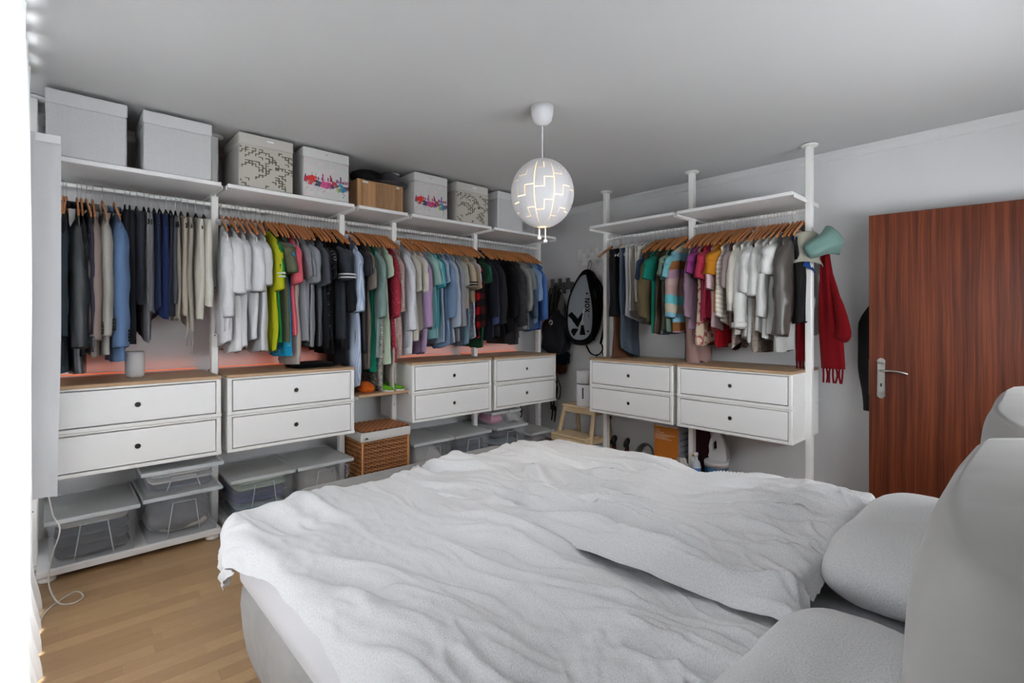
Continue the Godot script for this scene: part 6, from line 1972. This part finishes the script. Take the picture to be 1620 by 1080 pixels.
	hanger(2, 1.703, "wood", "spare wooden hanger just right of the charcoal t-shirt behind the striped shirt", "wooden clothes hangers on the rails", 0.09)
	hanger(2, 1.738, "wood", "spare wooden hanger just right of the taupe t-shirt beside the sage sweater", "wooden clothes hangers on the rails", 0.03)
	hanger(2, 1.771, "wood", "spare wooden hanger just right of the emerald green top", "wooden clothes hangers on the rails", -0.03)
	hanger(2, 1.810, "wood", "spare wooden hanger just right of the sage green sweater with ribbed cuff", "wooden clothes hangers on the rails", -0.09)
	hanger(2, 1.849, "wood", "spare wooden hanger just right of the black and white leopard print dress", "wooden clothes hangers on the rails", 0.12)
	hanger(2, 1.881, "wood", "spare wooden hanger just right of the pale mint t-shirt", "wooden clothes hangers on the rails", 0.06)
	hanger(2, 1.918, "wood", "spare wooden hanger just right of the wine red lace blouse", "wooden clothes hangers on the rails", 0.00)
	hanger(3, 2.080, "wood", "spare wooden hanger just right of the white long-sleeved shirt hanging full length", "wooden clothes hangers on the rails", 0.03)
	hanger(3, 2.136, "wood", "spare wooden hanger just right of the cream shirt between the white ones", "wooden clothes hangers on the rails", -0.03)
	hanger(3, 2.186, "wood", "spare wooden hanger just right of the cream lace-edged blouse", "wooden clothes hangers on the rails", -0.09)
	hanger(3, 2.228, "wood", "spare wooden hanger just right of the lilac long-sleeved shirt", "wooden clothes hangers on the rails", 0.12)
	hanger(3, 2.267, "wood", "spare wooden hanger just right of the mint polo shirt", "wooden clothes hangers on the rails", 0.06)
	hanger(3, 2.307, "wood", "spare wooden hanger just right of the aqua t-shirt hanging long", "wooden clothes hangers on the rails", 0.00)
	hanger(3, 2.353, "wood", "spare wooden hanger just right of the turquoise polo shirt", "wooden clothes hangers on the rails", -0.06)
	hanger(3, 2.394, "wood", "spare wooden hanger just right of the light blue short-sleeved shirt", "wooden clothes hangers on the rails", -0.12)
	hanger(3, 2.435, "wood", "spare wooden hanger just right of the mid blue denim shirt", "wooden clothes hangers on the rails", 0.09)
	hanger(3, 2.494, "wood", "spare wooden hanger just right of the pale blue-grey shirt", "wooden clothes hangers on the rails", 0.03)
	hanger(3, 2.546, "wood", "spare wooden hanger just right of the grey long-sleeved shirt", "wooden clothes hangers on the rails", -0.03)
	hanger(3, 2.587, "wood", "spare wooden hanger just right of the stone grey t-shirt", "wooden clothes hangers on the rails", -0.09)
	hanger(3, 2.651, "wood", "spare wooden hanger just right of the faded denim shirt", "wooden clothes hangers on the rails", 0.06)
	hanger(3, 2.717, "wood", "spare wooden hanger just right of the white shirt with small blue print", "wooden clothes hangers on the rails", -0.06)
	hanger(3, 2.770, "wood", "spare wooden hanger just right of the red and black plaid flannel shirt", "wooden clothes hangers on the rails", -0.12)
	hanger(4, 2.916, "wood", "spare wooden hanger just right of the navy blazer jacket", "wooden clothes hangers on the rails", -0.03)
	hanger(4, 2.972, "wood", "spare wooden hanger just right of the dark charcoal textured jacket", "wooden clothes hangers on the rails", -0.09)
	hanger(4, 3.033, "wood", "spare wooden hanger just right of the black draped dress on a wide pale hanger", "wooden clothes hangers on the rails", 0.12)
	hanger(4, 3.096, "wood", "spare wooden hanger just right of the black halter top beside the draped dress", "wooden clothes hangers on the rails", 0.06)
	hanger(4, 3.159, "wood", "spare wooden hanger just right of the plain black shirt", "wooden clothes hangers on the rails", 0.00)
	hanger(4, 3.224, "wood", "spare wooden hanger just right of the grey and black tweed jacket", "wooden clothes hangers on the rails", -0.06)
	hanger(4, 3.281, "wood", "spare wooden hanger just right of the black houndstooth top", "wooden clothes hangers on the rails", -0.12)
	hanger(4, 3.331, "wood", "spare wooden hanger just right of the mid grey wool sweater", "wooden clothes hangers on the rails", 0.09)
	hanger(4, 3.378, "wood", "spare wooden hanger just right of the pale grey t-shirt with short sleeve", "wooden clothes hangers on the rails", 0.03)
	hanger(4, 3.434, "wood", "spare wooden hanger just right of the slate blue shirt", "wooden clothes hangers on the rails", -0.03)
	hanger(4, 3.499, "wood", "spare wooden hanger just right of the light blue shirt with rolled sleeve", "wooden clothes hangers on the rails", -0.09)
	hanger(6, 1.180, "wood", "spare wooden hanger just right of the dark brown sheen jacket", "wooden clothes hangers on the rails", -0.03)
	hanger(6, 1.228, "wood", "spare wooden hanger just right of the sheer white gauze dress", "wooden clothes hangers on the rails", 0.03)
	hanger(6, 1.277, "wood", "spare wooden hanger just right of the white t-shirt with small black sleeve logo", "wooden clothes hangers on the rails", 0.09)
	hanger(6, 1.319, "wood", "spare wooden hanger just right of the white long shirt beside the t-shirt", "wooden clothes hangers on the rails", -0.12)
	hanger(6, 1.363, "wood", "spare wooden hanger just right of the plain white shirt in the middle", "wooden clothes hangers on the rails", -0.06)
	hanger(6, 1.459, "wood", "spare wooden hanger just right of the white shirt with broad turned cuff", "wooden clothes hangers on the rails", 0.12)
	hanger(6, 1.505, "wood", "spare wooden hanger just right of the ivory knitted sweater", "wooden clothes hangers on the rails", -0.09)
	hanger(6, 1.544, "wood", "spare wooden hanger just right of the taupe fringed patterned top", "wooden clothes hangers on the rails", -0.03)
	hanger(6, 1.575, "wood", "spare wooden hanger just right of the mauve grey blouse", "wooden clothes hangers on the rails", 0.03)
	hanger(6, 1.685, "wood", "spare wooden hanger just right of the pink finely striped shirt", "wooden clothes hangers on the rails", 0.00)
	hanger(6, 1.801, "wood", "spare wooden hanger just right of the cream top with dusty red camouflage print", "wooden clothes hangers on the rails", 0.03)
	hanger(6, 1.858, "wood", "spare wooden hanger just right of the mauve jumper", "wooden clothes hangers on the rails", -0.12)
	hanger(6, 1.896, "wood", "spare wooden hanger just right of the pink fringed shawl trailing onto the oak top", "wooden clothes hangers on the rails", -0.06)
